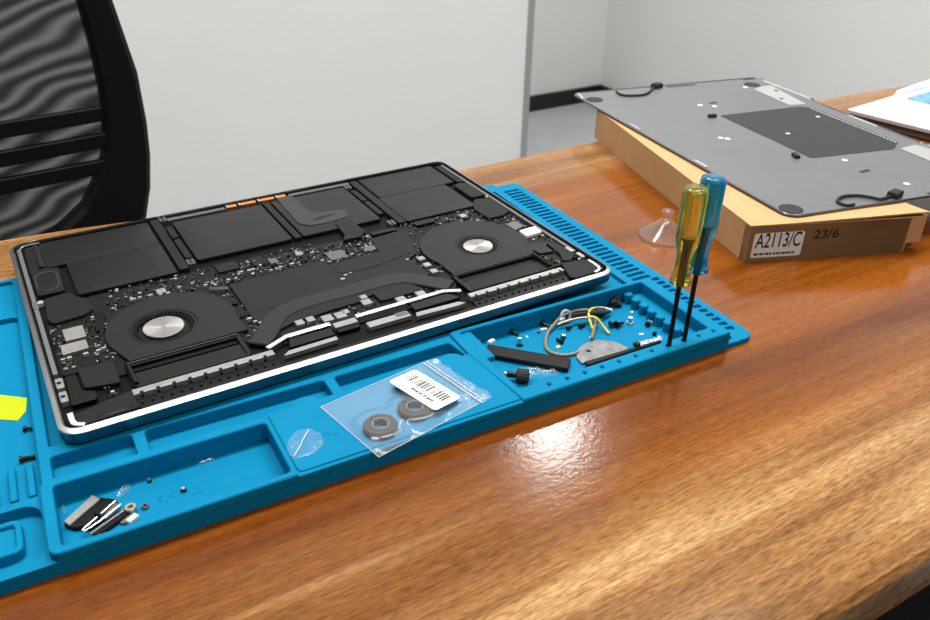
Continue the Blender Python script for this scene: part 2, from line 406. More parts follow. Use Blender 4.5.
# ------------------------------------------------------------------ table
table = thing('desk', 'long lacquered wooden table top in streaked orange brown and tan grain with painted sheen', 'table', (0.25, 0.02, 0))
def lo(u, v): return (u - 250, v - 20)
edge = [lo(*p) for p in [(-950, -238), (-400, -247), (0, -252), (265, -257), (600, -262), (1000, -262), (1340, -225), (1420, 0), (1370, 165), (1100, 236), (970, 248), (800, 257), (560, 266), (400, 262), (150, 284), (40, 305), (-300, 322), (-950, 330), (-1010, 0)]]
edge = rr(edge, [60] + [600] * 5 + [120] * 2 + [120] + [900] * 8 + [60, 200], 6)
bm = bmesh.new()
ring = offset(edge, 0)
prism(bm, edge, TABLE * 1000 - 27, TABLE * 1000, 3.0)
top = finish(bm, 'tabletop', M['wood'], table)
for x, y in ((-780, 250), (-780, -180), (1020, 150), (1020, -180)):
    bm = bmesh.new(); prism(bm, rect(x - 30 - 250, y - 30, x + 30 - 250, y + 30, 4), 0, TABLE * 1000 - 27)
    finish(bm, 'leg', M['steel'], table)

# ------------------------------------------------------------------ office chair behind the table
chair = thing('office_chair', 'black office chair with a mesh back and three slats behind the table', 'chair', (-0.055, 0.62, 0))
RZ = RIM * 1000
def ch(pts): return [(u + 55, RZ + z) for u, z in pts]
outR = ch([(0, 335), (95, 320), (128, 260), (147, 180), (160, 93), (171, 17), (171, -40), (168, -80), (161, -120), (148, -162), (125, -215), (85, -258), (30, -280), (-55, -285)])
inR = ch([(0, 300), (75, 290), (104, 245), (119, 170), (126, 96), (129, 40), (129, 0), (126, -34), (120, -68), (107, -96), (84, -130), (52, -153), (0, -172), (-55, -178)])
def sym(h): return h + [(-x, z) for x, z in h[::-1]]
def upright(bm, loops, y0, y1, bev=0):
    """prism standing in the x-z plane"""
    b2 = prism(bmesh.new(), loops, y0, y1, bev)
    me = bpy.data.meshes.new('t'); b2.to_mesh(me); b2.free(); me.transform(Matrix(((1, 0, 0, 0), (0, 0, -1, 0), (0, 1, 0, 0), (0, 0, 0, 1))))
    bm.from_mesh(me); bpy.data.meshes.remove(me); return bm
o_, i_ = rr(sym(outR), 12, 3), rr(sym(inR), 8, 3)
finish(upright(bmesh.new(), [o_, i_], -14, 14, 5), 'back_frame', M['blackplastic'], chair)
# mesh panel, slightly hollow
bm = upright(bmesh.new(), offset(i_[::-1] if area(i_) < 0 else i_, -3), -1, 1)
finish(bm, 'back_mesh', M['mesh_fabric'], chair)
for zl, zr in ((-27.5, -24.5), (-59.5, -54.5), (-89.5, -85)):
    bm = upright(bmesh.new(), rr([(-182, RZ + zr - 8), (0, RZ + zl - 11), (182, RZ + zr - 8), (182, RZ + zr + 8), (0, RZ + zl + 7), (-182, RZ + zr + 8)], 3), 2, 10, 1)
    finish(bm, 'back_slat', M['blackplastic'], chair)
P('seat', rect(-225, -500, 225, -60, 70), 405, 465, M['fabric'], chair, 14)
bm = bmesh.new(); tube(bm, [(0, 8, RZ - 270), (0, 0, 430), (0, -120, 395)], [24, 24, 20], 10); finish(bm, 'back_bracket', M['blackplastic'], chair)
bm = bmesh.new(); tube(bm, [(0, -270, 90), (0, -270, 410)], 25, 14); finish(bm, 'gas_lift', M['blackplastic'], chair)
for k in range(5):
    t = 2 * PI * k / 5 + 0.3; d = Vector((math.cos(t), math.sin(t), 0)); c0 = Vector((0, -270, 0))
    bm = bmesh.new(); tube(bm, [c0 + Vector((0, 0, 100)), c0 + d * 280 + Vector((0, 0, 68))], [26, 18], 8)
    f = finish(bm, 'base_arm', M['blackplastic'], chair)
    bm = bmesh.new(); w = c0 + d * 285; s = Vector((-d.y, d.x, 0)); tube(bm, [w - s * 18 + Vector((0, 0, 27)), w + s * 18 + Vector((0, 0, 27))], 27, 14)
    finish(bm, 'caster', M['rubber'], f)

# stool whose seat shows under the near edge of the table
stool = thing('stool', 'black padded stool just visible under the near table edge', 'stool', (0.50, -0.20, 0))
P('seat', circle(0, 0, 160, 40), 470, 530, M['blackplastic'], stool, 12)
for k in range(4):
    t = PI / 4 + k * PI / 2
    bm = bmesh.new(); tube(bm, [(95 * math.cos(t), 95 * math.sin(t), 472), (160 * math.cos(t), 160 * math.sin(t), 0)], 12, 10); finish(bm, 'leg', M['steel'], stool)

# ------------------------------------------------------------------ silicone repair mat
TH = math.radians(-2.543); E1 = Vector((math.cos(TH), math.sin(TH))); E2 = Vector((-E1.y, E1.x)); A0 = Vector((-6.8, -71.2))
def MP(s, t, z=0.0):
    """mat coordinates (mm; z above the table) -> world metres"""
    p = A0 + E1 * s + E2 * t
    return (p.x * MM, p.y * MM, TABLE + z * MM)
def FP(s, t, z=0.0):
    """same, for things on the deeper tray floors"""
    return MP(s + 1.45 * s / 330, t + 2.2, z)
def FPR(s, t, z=0.0):
    return MP(s + 1.45, t + 2.2, z)
LVL = dict(floor=0.8, slab=8.0, ridge=11.2, top=12.9)
bm = bmesh.new()
prism(bm, rect(-150, 0.2, 384, 288, 5), 0.0, 0.8)
# main slab with its pockets
prism(bm, [[(-150, 0), (384.5, 0), (384.5, 82), (378, 86), (378, 288), (-150, 288)],
           rect(-142, 235, -9.2, 284, 3), rect(-142, 48, -9.2, 231, 4), rect(-142, 4.5, -10.6, 43.5, 9),
           [(-3.1, 79.5), (371.5, 85), (371.5, 272), (-3.1, 272)],
           rect(-4.3, 4, 99.3, 46.5, 2.5), rr([(234.4, 10.6), (375.6, 10.6), (375.6, 77.7), (232, 77.7)], 1.5),
           rr([(-3.3, 56), (35.7, 56), (35.5, 71.3), (-3.5, 71.3)], 2.5), rr([(41.6, 56), (140.3, 57), (140.2, 71.2), (41.8, 71.4)], 2.5), rr([(146.4, 57), (226, 57), (222, 72.8), (146.3, 71)], 2.5)],
      0.5, LVL['slab'])
# floors: left pockets, slots, hollow under the laptop
prism(bm, rect(-143, 233, -9, 285), 0.6, 5.5)
prism(bm, rect(-143, 47.5, -9, 232), 0.6, 4.6)
prism(bm, rect(-143, 4, -10, 44), 0.6, 2.2)
prism(bm, rect(-5, 55, 228, 74), 0.6, 4.0)
prism(bm, rect(-4, 79, 372, 273), 0.6, 5.2)
# divider and slotted ridge, slightly higher than the slab
prism(bm, [rr([(-8.6, 47), (240, 47), (240, 82.9), (-3.1, 79.6), (-3.1, 262), (-8.6, 262)], [0, 0, 0.5, 1.5, 1, 1]),
           rr([(-3.3, 50), (35.7, 50), (35.5, 71.3), (-3.5, 71.3)], 2.5), rr([(41.6, 50), (140.3, 50), (140.2, 71.2), (41.8, 71.4)], 2.5), rr([(146.4, 50), (225.6, 50), (222, 72.8), (146.3, 71)], 2.5)], 7.6, LVL['ridge'], 0.5)
# parts tray block (left), flat pad (middle), screw tray block (right)
prism(bm, [rr([(-9.6, 0), (102, 0), (102, 52.0), (-9.6, 52.0)], [5, 0.5, 1, 5]), rr([(-4.4, 4.2), (99.4, 3.8), (99.2, 46.6), (-4.2, 46.3)], 2.5)], 7.5, LVL['top'], 0.6)
prism(bm, rr([(101.5, 0), (233, 0), (233, 54.5), (101.5, 53)], 1), 7.5, 11.6, 0.4)
prism(bm, rr([(102.6, 2.2), (230.6, 2.4), (226.4, 55), (102.2, 53.6)], [3, 0.5, 1, 2]), 11.0, 12.4, 0.35)
for x, y, r in ((124, 51.5, 8), (214, 52.5, 8)): prism(bm, circle(x, y, r, 28), 10.0, 12.35, 0.3)
prism(bm, [rr([(225.6, 55), (231, 0), (385, 0), (385, 81.0), (225.8, 81.0)], [0.3, 0.3, 1.2, 3, 3]),
           rr([(234.4, 10.6), (375.6, 10.6), (375.6, 77.7), (232, 77.7)], 1.5)] + [circle(251.7 + 12.42 * k, 6.3, 1.15, 12) for k in range(11)], 7.5, LVL['top'], 0.6)
# blind bottoms for the tool holes
prism(bm, rect(245, 4, 382, 9), 7.4, 8.2)
# little pegs along the right end of the screw tray
for k in range(7): prism(bm, circle(363.8, 75.5 - 8.3 * k, 3.2, 20), 0.6, 7.8, 0.6)
prism(bm, rect(367.6, 10.8, 375.6, 77.6), 0.6, 4.6, 0.4)
# ruler strip on the right, thin at its edge
slots = []
t = 277.0
while t > 12:
    if t > 92: slots.append(rr([(381, t - 1.7), (399.5, t - 1.7), (399.5, t + 1.7), (381, t + 1.7)], 0.9, 3))
    else: slots.append(rr([(391, t - 1.9), (403, t - 1.9), (403, t + 1.9), (391, t + 1.9)], 0.9, 3))
    t -= 6.25
prism(bm, [rr([(371.5, 0.3), (409, 0.3), (406, 288), (402, 292), (371.5, 292)], [0, 8, 4, 2, 0])] + slots + [circle(378.6, 281.5, 2, 14), circle(391, 6.6, 2.2, 14)], 0.0, 3.4, 0.4)
prism(bm, rect(372, 0.8, 405.5, 287, 6), 0.1, 1.2)
# left pad: ribs, bar and raised square frame
for s in (-21.4, -13.4, -29.4, -37.4): prism(bm, rect(s - 1.6, 50, s + 1.6, 76, 0.8), 4.4, 7.8, 0.4)
prism(bm, [rr([(-60, 15), (-19.5, 15), (-19.5, 37), (-60, 37)], 4), rr([(-57, 18), (-22.4, 18), (-22.4, 34), (-57, 34)], 2)], 2.0, 7.6, 0.5)
prism(bm, rect(-57.5, 17.5, -22, 34.5), 2.0, 5.6)
o = finish(bm, 'repair_mat', M['silicone'], None, MP(0, 0), TH)
tag(o, 'bright blue silicone repair mat with trays, holes and slotted edge on the table', 'mat')
repair_mat = o
text('embossed_text', 'Tools', 9.5, M['silicone'], o, (60, 31.8, 0.8), (0, 0, PI), 0.22, 1.0)
text('embossed_text', 'Parts', 7, M['silicone'], o, (131, 26, 12.4), (0, 0, PI), 0.12, 1.0)

# ------------------------------------------------------------------ opened laptop, its base facing up
LB = 11.4                                             # laptop underside above the table
lap = thing('laptop', 'opened space grey laptop showing batteries and two fans on the blue mat', 'laptop', (0, 0, TABLE + LB * MM))
W, D = 357.9, 245.9
def Z(w): return w + 20.7 - LB                         # w below/above the rim plane -> local z (mm)
chassis_o = rect(0, 0, W, D, 11, 8)
bm = bmesh.new()
# underside lid (tapered), seam, side walls with recessed floor
l0, l1 = offset(chassis_o, 3.5), chassis_o
def skin(bm, a, za, b, zb):
    A = [bm.verts.new((p[0] * MM, p[1] * MM, za * MM)) for p in a]; B = [bm.verts.new((p[0] * MM, p[1] * MM, zb * MM)) for p in b]
    for i in range(len(A)): bm.faces.new((A[i], A[(i + 1) % len(A)], B[(i + 1) % len(B)], B[i]))
    return A, B
a_, b_ = skin(bm, offset(chassis_o, 3.0), 0.0, offset(chassis_o, 0.3), 1.9); bm.faces.new(a_[::-1]); bm.faces.new(b_)
finish(bm, 'closed_lid', M['alu'], lap)
bm = bmesh.new(); prism(bm, chassis_o, 2.3, Z(-5.2)); prism(bm, offset(chassis_o, 0.8), 1.7, 2.6)
prism(bm, [chassis_o, offset(chassis_o, 1.9)], 3.0, Z(-1.6)); finish(bm, 'chassis', M['alu'], lap)
inner = [(2.6, 3.6), (W - 2.0, 3.6), (W - 2.0, D - 1.8), (2.6, D - 1.8)]
# the top of the rim slopes gently outwards and ends in a small rounded edge
bm = bmesh.new(); oo = chassis_o; ii = rr(inner, 8, 8)
lv = [(oo, -1.6), (oo, -1.0), (offset(oo, 0.3), -0.7), (offset(oo, 0.7), -0.55)]
rings_ = [[bm.verts.new((p[0] * MM, p[1] * MM, Z(w) * MM)) for p in l] for l, w in lv]
ir = [[bm.verts.new((p[0] * MM, p[1] * MM, Z(w) * MM)) for p in ii] for w in (0.0, -1.6)]
rings_.append(ir[0]); rings_.append(ir[1])
for a, b in zip(rings_, rings_[1:]):
    for i in range(len(a)): bm.faces.new((a[i], a[(i + 1) % len(a)], b[(i + 1) % len(a)], b[i]))
finish(bm, 'rim', M['rim'], lap, label='polished metal rim of the laptop base')
P('chassis_floor', rect(3.3, 3.3, W - 3.3, D - 3.2, 7), Z(-5.3), Z(-4.6), M['tub'], lap)
# inner lip along both sides with its dark slot
P('side_lip', rr([(4.6, 60), (7.2, 60), (7.2, 236), (4.6, 236)], 0.8), Z(-4), Z(-0.7), M['liprim'], lap, 0.2)
P('side_lip', rr([(W - 7.4, 40), (W - 4.6, 40), (W - 4.6, 236), (W - 7.4, 236)], 0.8), Z(-4), Z(-0.9), M['dkshield'], lap, 0.2)
P('corner_lip', band(spline([(8, 12, 0), (8.6, 8.4, 0), (12, 6.6, 0), (18, 6.2, 0)], 4) and [tuple(v[:2]) for v in spline([(7.2, 20, 0), (7.6, 11, 0), (9.8, 8.0, 0), (12.5, 6.6, 0)], 5)], 3), Z(-4), Z(-0.8), M['chrome'], lap, 0.2)
P('corner_lip', band([tuple(v[:2]) for v in spline([(5.5, 233, 0), (7.5, 238.5, 0), (12, 240.6, 0), (20, 240.8, 0)], 5)], 1.6), Z(-4), Z(-0.6), M['chrome'], lap, 0.2)
P('corner_lip', band([tuple(v[:2]) for v in spline([(W - 6.2, 24, 0), (W - 6.4, 13, 0), (W - 9, 8.8, 0), (W - 14, 7, 0)], 5)], 2.2), Z(-4), Z(-0.6), M['chrome'], lap, 0.2)
P('side_catch', rect(4.4, 140, 7.6, 150, 0.6), Z(-4), Z(-0.6), M['chrome'], lap)
def part(name, loops, w0, w1, m, bev=0.0, parent=None, label=None): return P(name, loops, Z(w0), Z(w1), M[m], parent or lap, bev, label=label)
# main board
bm = bmesh.new()
prism(bm, rr([(9, 60), (36, 60), (36, 45), (108, 45), (118, 30), (245, 30), (255, 45), (332, 30), (350, 45), (352, 120), (325, 146), (262, 142), (250, 142), (105, 146), (38, 146), (9, 120)], 2), Z(-4.6), Z(-3.2), 0.1)
board = finish(bm, 'logic_board', M['pcb'], lap)
# batteries with softly pillowed tops
def battery(x0, y0, x1, y1, w1=-1.1, r=2.0):
    bm = bmesh.new(); o_ = rect(x0, y0, x1, y1, r, 4)
    nx, ny = 12, 10
    prism(bm, o_, Z(-4.6), Z(w1 - 0.55), 0.4)
    g = [[bm.verts.new(((x0 + .7 + (x1 - x0 - 1.4) * i / nx) * MM, (y0 + .7 + (y1 - y0 - 1.4) * j / ny) * MM, (Z(w1 - 0.57) + 0.57 * (min(1, 5.0 * math.sin(PI * i / nx) * math.sin(PI * j / ny))) ** 0.8) * MM)) for j in range(ny + 1)] for i in range(nx + 1)]
    for i in range(nx):
        for j in range(ny): f = bm.faces.new((g[i][j], g[i + 1][j], g[i + 1][j + 1], g[i][j + 1])); f.smooth = True
    o = finish(bm, 'battery_cell', M['battery'], lap); return o
battery(19.2, 199.3, 95.4, 241.0); battery(31.6, 149.0, 95.4, 198.8, -0.9)
battery(111.6, 159.0, 181.8, 230.0, -0.6); battery(190.2, 159.2, 254.2, 231.5, -0.6)
battery(271.5, 197.8, 343.0, 241.0); battery(270.0, 145.5, 333.0, 197.0, -0.9)
for x0, y0, x1, y1 in ((97.2, 150.5, 103.6, 241), (183.4, 158.5, 188.6, 233), (262.6, 145, 269.2, 239)):
    part('divider_bar', rect(x0, y0, x1, y1, 0.6), -4.6, -1.0, 'foil', 0.3)
for x0, y0, x1, y1 in ((105, 203, 110, 223, ), (105, 166, 110, 200), (256, 198, 261, 222), (256, 168, 261, 196)):
    part('battery_connector', rect(x0, y0, x1, y1, 1.6), -4.6, -1.3, 'foil', 0.4)
for x, y in ((107, 160), (107, 241), (258.5, 150), (258, 232)):
    b = part('screw_tab', rect(x - 2.6, y - 4, x + 2.6, y + 4, 0.8), -4.6, -1.4, 'dkshield', 0.2)
    for q in (-2, 2):
        bm = bmesh.new(); prism(bm, circle(x, y + q, 1.3, 12), Z(-1.5), Z(-1.1), 0.2); finish(bm, 'screw', M['smdk'], b)
# front bar with copper contacts
part('flex_strip', [(110, 236), (155, 236.2), (155, 240.6), (110, 240.6)], -4.6, -1.6, 'dkshield', 0.2)
part('flex_strip', [(208, 236.6), (262, 236), (262, 240.4), (208, 240.6)], -4.6, -1.6, 'dkshield', 0.2)
for a, b in ((156.2, 164.4), (166.0, 180.2), (182.0, 195.6), (197.0, 205.6)):
    c = part('contact_pad', rect(a, 236.2, b, 240.2, 0.4), -4.6, -0.7, 'copper', 0.3, label='copper contact pad')
    part('contact_end', rect(a, 236.2, a + 1.4, 240.2), -4.6, -0.6, 'smd', 0, c)
# tape and flex over the third cell
part('pull_tape', rr([(196, 235), (209, 233), (211, 195), (214, 191), (233, 188.5), (236, 184), (232, 173), (212, 170.5), (200, 172.5), (194.5, 180)], 4), -1.2, -0.15, 'tape', 0.1)
part('pull_tape', rr([(204, 178.5), (213, 184), (228, 183.5), (216, 179.6)], 0.5), -0.2, -0.1, 'smdk')
part('battery_flex', rr([(219, 168), (231.5, 167.6), (233, 143), (226, 136), (212, 136.5), (217, 144)], 1), -3.5, -0.1, 'foil', 0.1)
# speakers
spk = part('speaker', rr([(9, 160), (25, 160), (26.5, 196), (19, 198), (19.5, 237), (9, 238), (8.6, 200)], 2), -4.6, -1.6, 'foil', 0.4)
part('speaker_cone', rr([(9.6, 163.5), (23.6, 163.5), (24.4, 192), (10, 192)], 7), -1.8, -1.25, 'battery', 0.3, spk)
bm = bmesh.new(); tube(bm, [(p[0], p[1], Z(-1.2)) for p in rr([(10, 164), (23.2, 164), (24, 191.6), (10.4, 191.6)], 7, 6)], 0.22, 6, True); finish(bm, 'speaker_ring', M['dkshield'], spk)
bm = bmesh.new(); tube(bm, [(16.2, 199, Z(-2.2)), (16.4, 236, Z(-2.2))], [2.3, 2.3], 12); finish(bm, 'speaker_tube', M['fan'], spk)
part('speaker_block', rr([(10, 126), (12, 153), (27, 155), (30, 147), (36.3, 140), (36.3, 125), (31, 120.5), (12, 118.2)], 2.5), -4.6, -1.0, 'foil', 0.5)
part('speaker', rr([(338, 160.5), (352, 160.5), (353, 189), (343.6, 193.4), (338, 190)], 3), -4.6, -1.2, 'foil', 0.5)
part('speaker', rr([(345, 197), (352.6, 193), (352, 236), (345.6, 238)], 2), -4.6, -1.6, 'smdk', 0.4)
part('speaker_block', rr([(327.5, 141), (327, 130), (328, 119), (341, 118), (350, 123), (350.4, 152.5), (337.5, 156.5)], 2.5), -4.6, -1.0, 'foil', 0.5)
bm = bmesh.new(); prism(bm, circle(9.2, 149.6, 2.0, 16), Z(-4), Z(-0.9), 0.3); finish(bm, 'screw', M['smd'], lap)
bm = bmesh.new(); prism(bm, circle(350.5, 156.5, 1.7, 16), Z(-4), Z(-0.9), 0.3); finish(bm, 'screw', M['smd'], lap)
# fans
def fan(outline, cx, cy, r_in, r_hub):
    f = part('fan', [outline, circle(cx, cy, r_in, 48)], -3.2, -0.9, 'fan', 0.35)
    bm = bmesh.new(); prism(bm, [circle(cx, cy, r_in + 0.8, 48), circle(cx, cy, r_in - 2.4, 48)], Z(-2.6), Z(-1.3), 0.5); finish(bm, 'intake_ring', M['gloss'], f)
    bm = bmesh.new(); prism(bm, circle(cx, cy, r_in + 1, 40), Z(-4.6), Z(-4.0)); finish(bm, 'fan_well', M['smdk'], f)
    bm = bmesh.new()
    for k in range(46):
        t = 2 * PI * k / 46
        obox(bm, (cx + (r_in - 2.4) * math.cos(t), cy + (r_in - 2.4) * math.sin(t)), 5.5, 0.75, 1.8, math.degrees(t) + 28, Z(-3.6))
    finish(bm, 'fan_blades', M['fan'], f)
    bm = bmesh.new(); prism(bm, circle(cx, cy, r_hub, 48), Z(-4.2), Z(-1.2), 0.3); finish(bm, 'fan_hub', M['hub'], f, label='silver fan hub')
    return f
def arc(cx, cy, r, a0, a1, n=26): return [(cx + r * math.cos(math.radians(a0 + (a1 - a0) * k / n)), cy + r * math.sin(math.radians(a0 + (a1 - a0) * k / n))) for k in range(n + 1)]
fan(rr([(44, 53.5), (113, 53.5)], 0) + arc(75, 83, 38.5, -14, 198), 69.8, 82.2, 20.0, 12.2)
fan(rr([(257, 53.0), (325, 52.2)], 0) + arc(294, 86, 40, -15, 200), 295.2, 82, 16.6, 11.0)
part('fan_bracket', rr([(33.5, 97), (38.5, 97), (42, 118), (36.5, 119)], 0.6), -4.6, -1.2, 'gloss', 0.2)
# fan outlets: frame, inner plate
for x0, x1 in ((40.5, 107), (254.5, 323.5)):
    g = part('fan_outlet', [rect(x0, 26.6, x1, 52.5, 2), rect(x0 + 3, 28, x1 - 3, 48.5, 1)], -4.0, -0.9, 'gloss', 0.4)
    part('outlet_plate', rect(x0 + 2.5, 27.8, x1 - 2.5, 41.5, 1), -4.6, -2.0, 'foil', 0.2, g)
    bm = bmesh.new(); tube(bm, [(x0 + 1, 50.6, Z(-0.9)), (x1 - 1, 50.6, Z(-0.9))], 0.8, 8); finish(bm, 'seal_strip', M['gloss'], g)
    bm = bmesh.new(); xx = x0 + 1.6 if x0 < 100 else x1 - 1.6
    tube(bm, spline([(xx, 51, Z(-0.9)), (xx, 40, Z(-0.4)), (xx + 0.5, 29, Z(-0.9))], 5), 1.5, 8); finish(bm, 'seal_strip', M['gloss'], g)
# heat spreader and pipe
part('heat_spreader', rr([(120, 114.5), (188.6, 116), (187, 108), (229.8, 109.5), (233, 130), (252, 133.5), (260.5, 131), (250.5, 94), (242, 89), (244, 62), (232, 58), (150, 52), (128, 44), (120, 58)], 1.2), -3.2, -1.5, 'foil', 0.2)
part('spreader_gap', band([(187.2, 107), (187.5, 86)], 0.8), -1.6, -1.42, 'smdk'); part('spreader_gap', band([(188, 85.5), (196, 88.2), (221, 89.4)], 1.0), -1.6, -1.42, 'smdk')
part('spreader_gap', band([(195.5, 82.5), (197.5, 76.5)], 1.6), -1.6, -1.42, 'smdk'); part('spreader_gap', band([(129, 72), (137, 71)], 0.6), -1.6, -1.42, 'smdk'); part('spreader_gap', band([(136, 73), (134.6, 60)], 1.2), -1.6, -1.42, 'smdk')
part('pressure_plate', rr([(190, 106), (228, 108), (231, 128), (256, 131), (248, 96), (222, 91), (196, 90), (189.5, 94)], 1.5), -1.6, -1.2, 'foil', 0.15)
pp = [tuple(v[:2]) for v in spline([(113, 35, 0), (121, 44, 0), (131, 57, 0), (141, 64, 0), (158, 67.5, 0), (185, 67.3, 0), (212, 68.2, 0), (226, 64.5, 0), (237, 53.5, 0), (248, 40.5, 0)], 6)]
part('heat_pipe', band(pp, 14), -2.6, -0.8, 'pipe', 0.6)
part('foam_pad', rr([(198, 57.6), (198.4, 45), (230.8, 45), (226, 56), (220, 59)], 1.5), -4.0, -1.3, 'foil', 0.3)
part('foam_pad', rr([(142, 53), (156, 56.5), (188, 57.4), (188.4, 51.5), (166, 51), (144, 48.5)], 1.5), -4.0, -1.6, 'foil', 0.3)
# hinge side: chrome bracket, metal plates, perforated vents
part('hinge_bracket', band([(116, 27), (130.5, 33.8), (145, 34.2), (158.5, 34.2)], 3.4), -4.0, -0.2, 'chrome', 0.3)
part('hinge_bracket', band([(175.5, 34.4), (200, 34.8), (239, 35.2), (250, 30)], 3.4), -4.0, -0.2, 'chrome', 0.3)
part('hinge_block', rr([(128, 23), (157, 23), (157, 31), (131, 32)], 0.6), -4.6, -1.4, 'gloss', 0.3); part('hinge_block', rr([(212, 24), (246, 24), (240, 33), (213, 33)], 0.6), -4.6, -1.4, 'gloss', 0.3)
part('hinge_plate', rr([(121.5, 15.6), (126, 15.6), (156.3, 16.4), (156.3, 20), (126, 19.2)], 0.4), -4.0, -0.9, 'shield', 0.3)
part('hinge_plate', rr([(209, 16.4), (240, 15), (245, 15.6), (241, 19.2), (211, 20.6)], 0.4), -4.0, -0.9, 'shield', 0.3)
c = part('display_connector', rect(159.4, 28, 174.6, 33.4, 0.5), -4.0, -0.3, 'shield', 0.3); part('connector_lip', rect(159.8, 24, 174.2, 27.6, 0.5), -4.0, -1.5, 'gloss', 0.2, c)
c = part('display_connector', rect(178, 19, 207, 25, 0.5), -4.0, -0.9, 'shield', 0.3); part('connector_lip', rect(198, 21, 206.5, 25.6, 0.5), -4, -0.6, 'dkshield', 0.2, c)
def toothed(x0, x1, y0, y1, pitch, d):
    """strip whose near edge is notched at every screw"""
    p = [(x0, y1), (x0, y0)]; x = x0 + pitch / 2
    while x < x1 - 2:
        p += [(x - 1.0, y0), (x - 0.7, y0 + d), (x + 0.7, y0 + d), (x + 1.0, y0)]; x += pitch
    return p + [(x1, y0), (x1, y1)]
for x0, x1 in ((39, 118), (251, 327)):
    v = part('vent_strip', toothed(x0, x1, 19.4, 24.4, 8.6, 2.0), -4.0, -0.6, 'shield', 0.25)
    part('vent_slot', rect(x0, 9.5, x1, 18.6), -4.6, -3.4, 'smdk', 0, v)
    bm = bmesh.new()
    for k in range(int((x1 - x0) / 5.2)): prism(bm, circle(x0 + 3 + 5.2 * k, 13.6, 0.75, 8), Z(-3.5), Z(-2.2), 0.2)
    finish(bm, 'vent_pegs', M['fan'], v)
part('hinge_cover', rect(40, 5.2, 322, 9.2, 0.5), -4.6, -1.8, 'gloss', 0.3)
# corner plates
for pts, scr in (([(8.2, 17), (9.4, 8.0), (12, 6.4), (39.4, 7.4), (39.0, 24.6), (24, 21.6)], ((10.6, 14), (20, 10.4), (36, 10))),
                 ([(349, 7.0), (353.5, 9.5), (355, 16), (352.5, 24), (342, 27.6), (332, 30), (324.5, 9.5), (329, 6.8)], ((328.5, 12.6), (346, 12.4), (353, 17)))):
    c = part('corner_plate', rr(pts, 1.5), -4.6, -0.9, 'foil', 0.3)
    for x, y in scr:
        bm = bmesh.new(); prism(bm, circle(x, y, 1.5, 14), Z(-1.0), Z(-0.75), 0.15); finish(bm, 'screw', M['smdk'], c)
    mx = sum(p[0] for p in pts) / len(pts); bm = bmesh.new(); obox(bm, (mx + 6, 8.6), 9, 1.4, 0.25, 2, Z(-0.95)); finish(bm, 'slot_mark', M['tape'], c)
# shields, chips and flaps
part('memory_shield', rect(16.0, 94.0, 27.6, 108.2, 0.5), -3.2, -1.2, 'shield', 0.2, label='grey metal shield'); part('memory_shield', rr([(12.2, 79.4), (26.6, 80.4), (26.6, 90.4), (12.6, 90.4)], 0.5), -3.2, -1.2, 'shield', 0.2, label='grey metal shield')
part('memory_shield', rr([(335.6, 77.4), (350, 78.4), (352, 89), (336, 88.2)], 0.5), -3.2, -0.9, 'white', 0.2, label='pale shiny shield'); part('memory_shield', rr([(334.5, 91), (345, 94.5), (344, 105.5), (334, 104)], 0.5), -3.2, -1.4, 'dkshield', 0.2, label='dull grey shield')
part('port_cover', rr([(17, 60.6), (32.6, 61), (36.4, 58.6), (35.6, 36), (17.6, 40)], 1.5), -3.2, -1.4, 'foil', 0.3); part('port_cover', rr([(10, 56), (15.5, 56), (16, 38), (22.5, 34), (22, 26.8), (9, 26.8)], 1), -3.2, -1.2, 'gloss', 0.3)
part('port_cover', rr([(342, 63), (348, 60), (350, 37), (341, 30), (335.6, 32.5), (340, 42)], 1), -3.2, -1.2, 'foil', 0.3); part('port_cover', rr([(326, 66), (340, 66), (339, 48), (328, 50)], 1), -3.2, -1.5, 'gloss', 0.3)
for x, y in ((5.8, 50), (5.5, 36)):
    c = part('port_screw_tab', rect(4.6, y - 5, 8.6, y + 5, 0.8), -4.0, -0.5, 'shield', 0.3); bm = bmesh.new(); prism(bm, circle(6.4, y, 1.3, 12), Z(-0.6), Z(-0.3), 0.1); finish(bm, 'screw', M['smdk'], c)
for x, y in ((350, 44), (351.5, 33)): part('port_screw_tab', rect(x - 1.6, y - 4, x + 1.8, y + 4, 0.8), -4.0, -0.6, 'shield', 0.3)
part('chip', rect(119.2, 134.5, 134, 146.6, 0.5), -3.3, -1.6, 'foil', 0.2); part('chip', rect(143.4, 133, 152.2, 146, 0.5), -3.3, -1.9, 'smdk', 0.2)
part('chip', rect(193.6, 114.6, 206.6, 127, 0.3), -3.3, -2.1, 'dkshield', 0.1); part('chip', rect(222, 115, 230, 122.4, 0.3), -3.3, -2.0, 'dkshield', 0.1); part('chip', rect(154.6, 129.6, 160.4, 136.4, 0.3), -3.3, -1.6, 'dkshield', 0.1)
part('chip', rect(236, 136, 256, 141, 0.5), -3.3, -1.5, 'gloss', 0.2); part('chip', rect(272, 134, 289, 141, 0.8), -3.3, -1.0, 'gloss', 0.3); part('chip', rect(296, 121, 303, 127, 0.3), -3.3, -1.8, 'dkshield', 0.1); part('chip', rr([(105, 100), (116, 96), (118, 88), (107, 90)], 0.5), -3.3, -1.7, 'smdk', 0.2)
for x, y, s in ((143.2, 46.0, 5.4), (150.4, 46.4, 5.2), (160, 42.4, 7), (168.6, 41.8, 7), (173, 44, 4.4), (189.6, 48.4, 6.4), (190.6, 55.2, 4.6), (210.6, 40.4, 6.6), (225.2, 40.8, 6.4), (249.4, 85, 5.2), (248.4, 74.4, 5.2), (248.2, 64, 5.2), (79, 127.4, 6.0), (313, 133, 5.6), (176.8, 134, 5)):
    part('inductor', rect(x - s / 2, y - s / 2, x + s / 2, y + s / 2, 0.4), -3.3, -1.0, 'shield', 0.25)
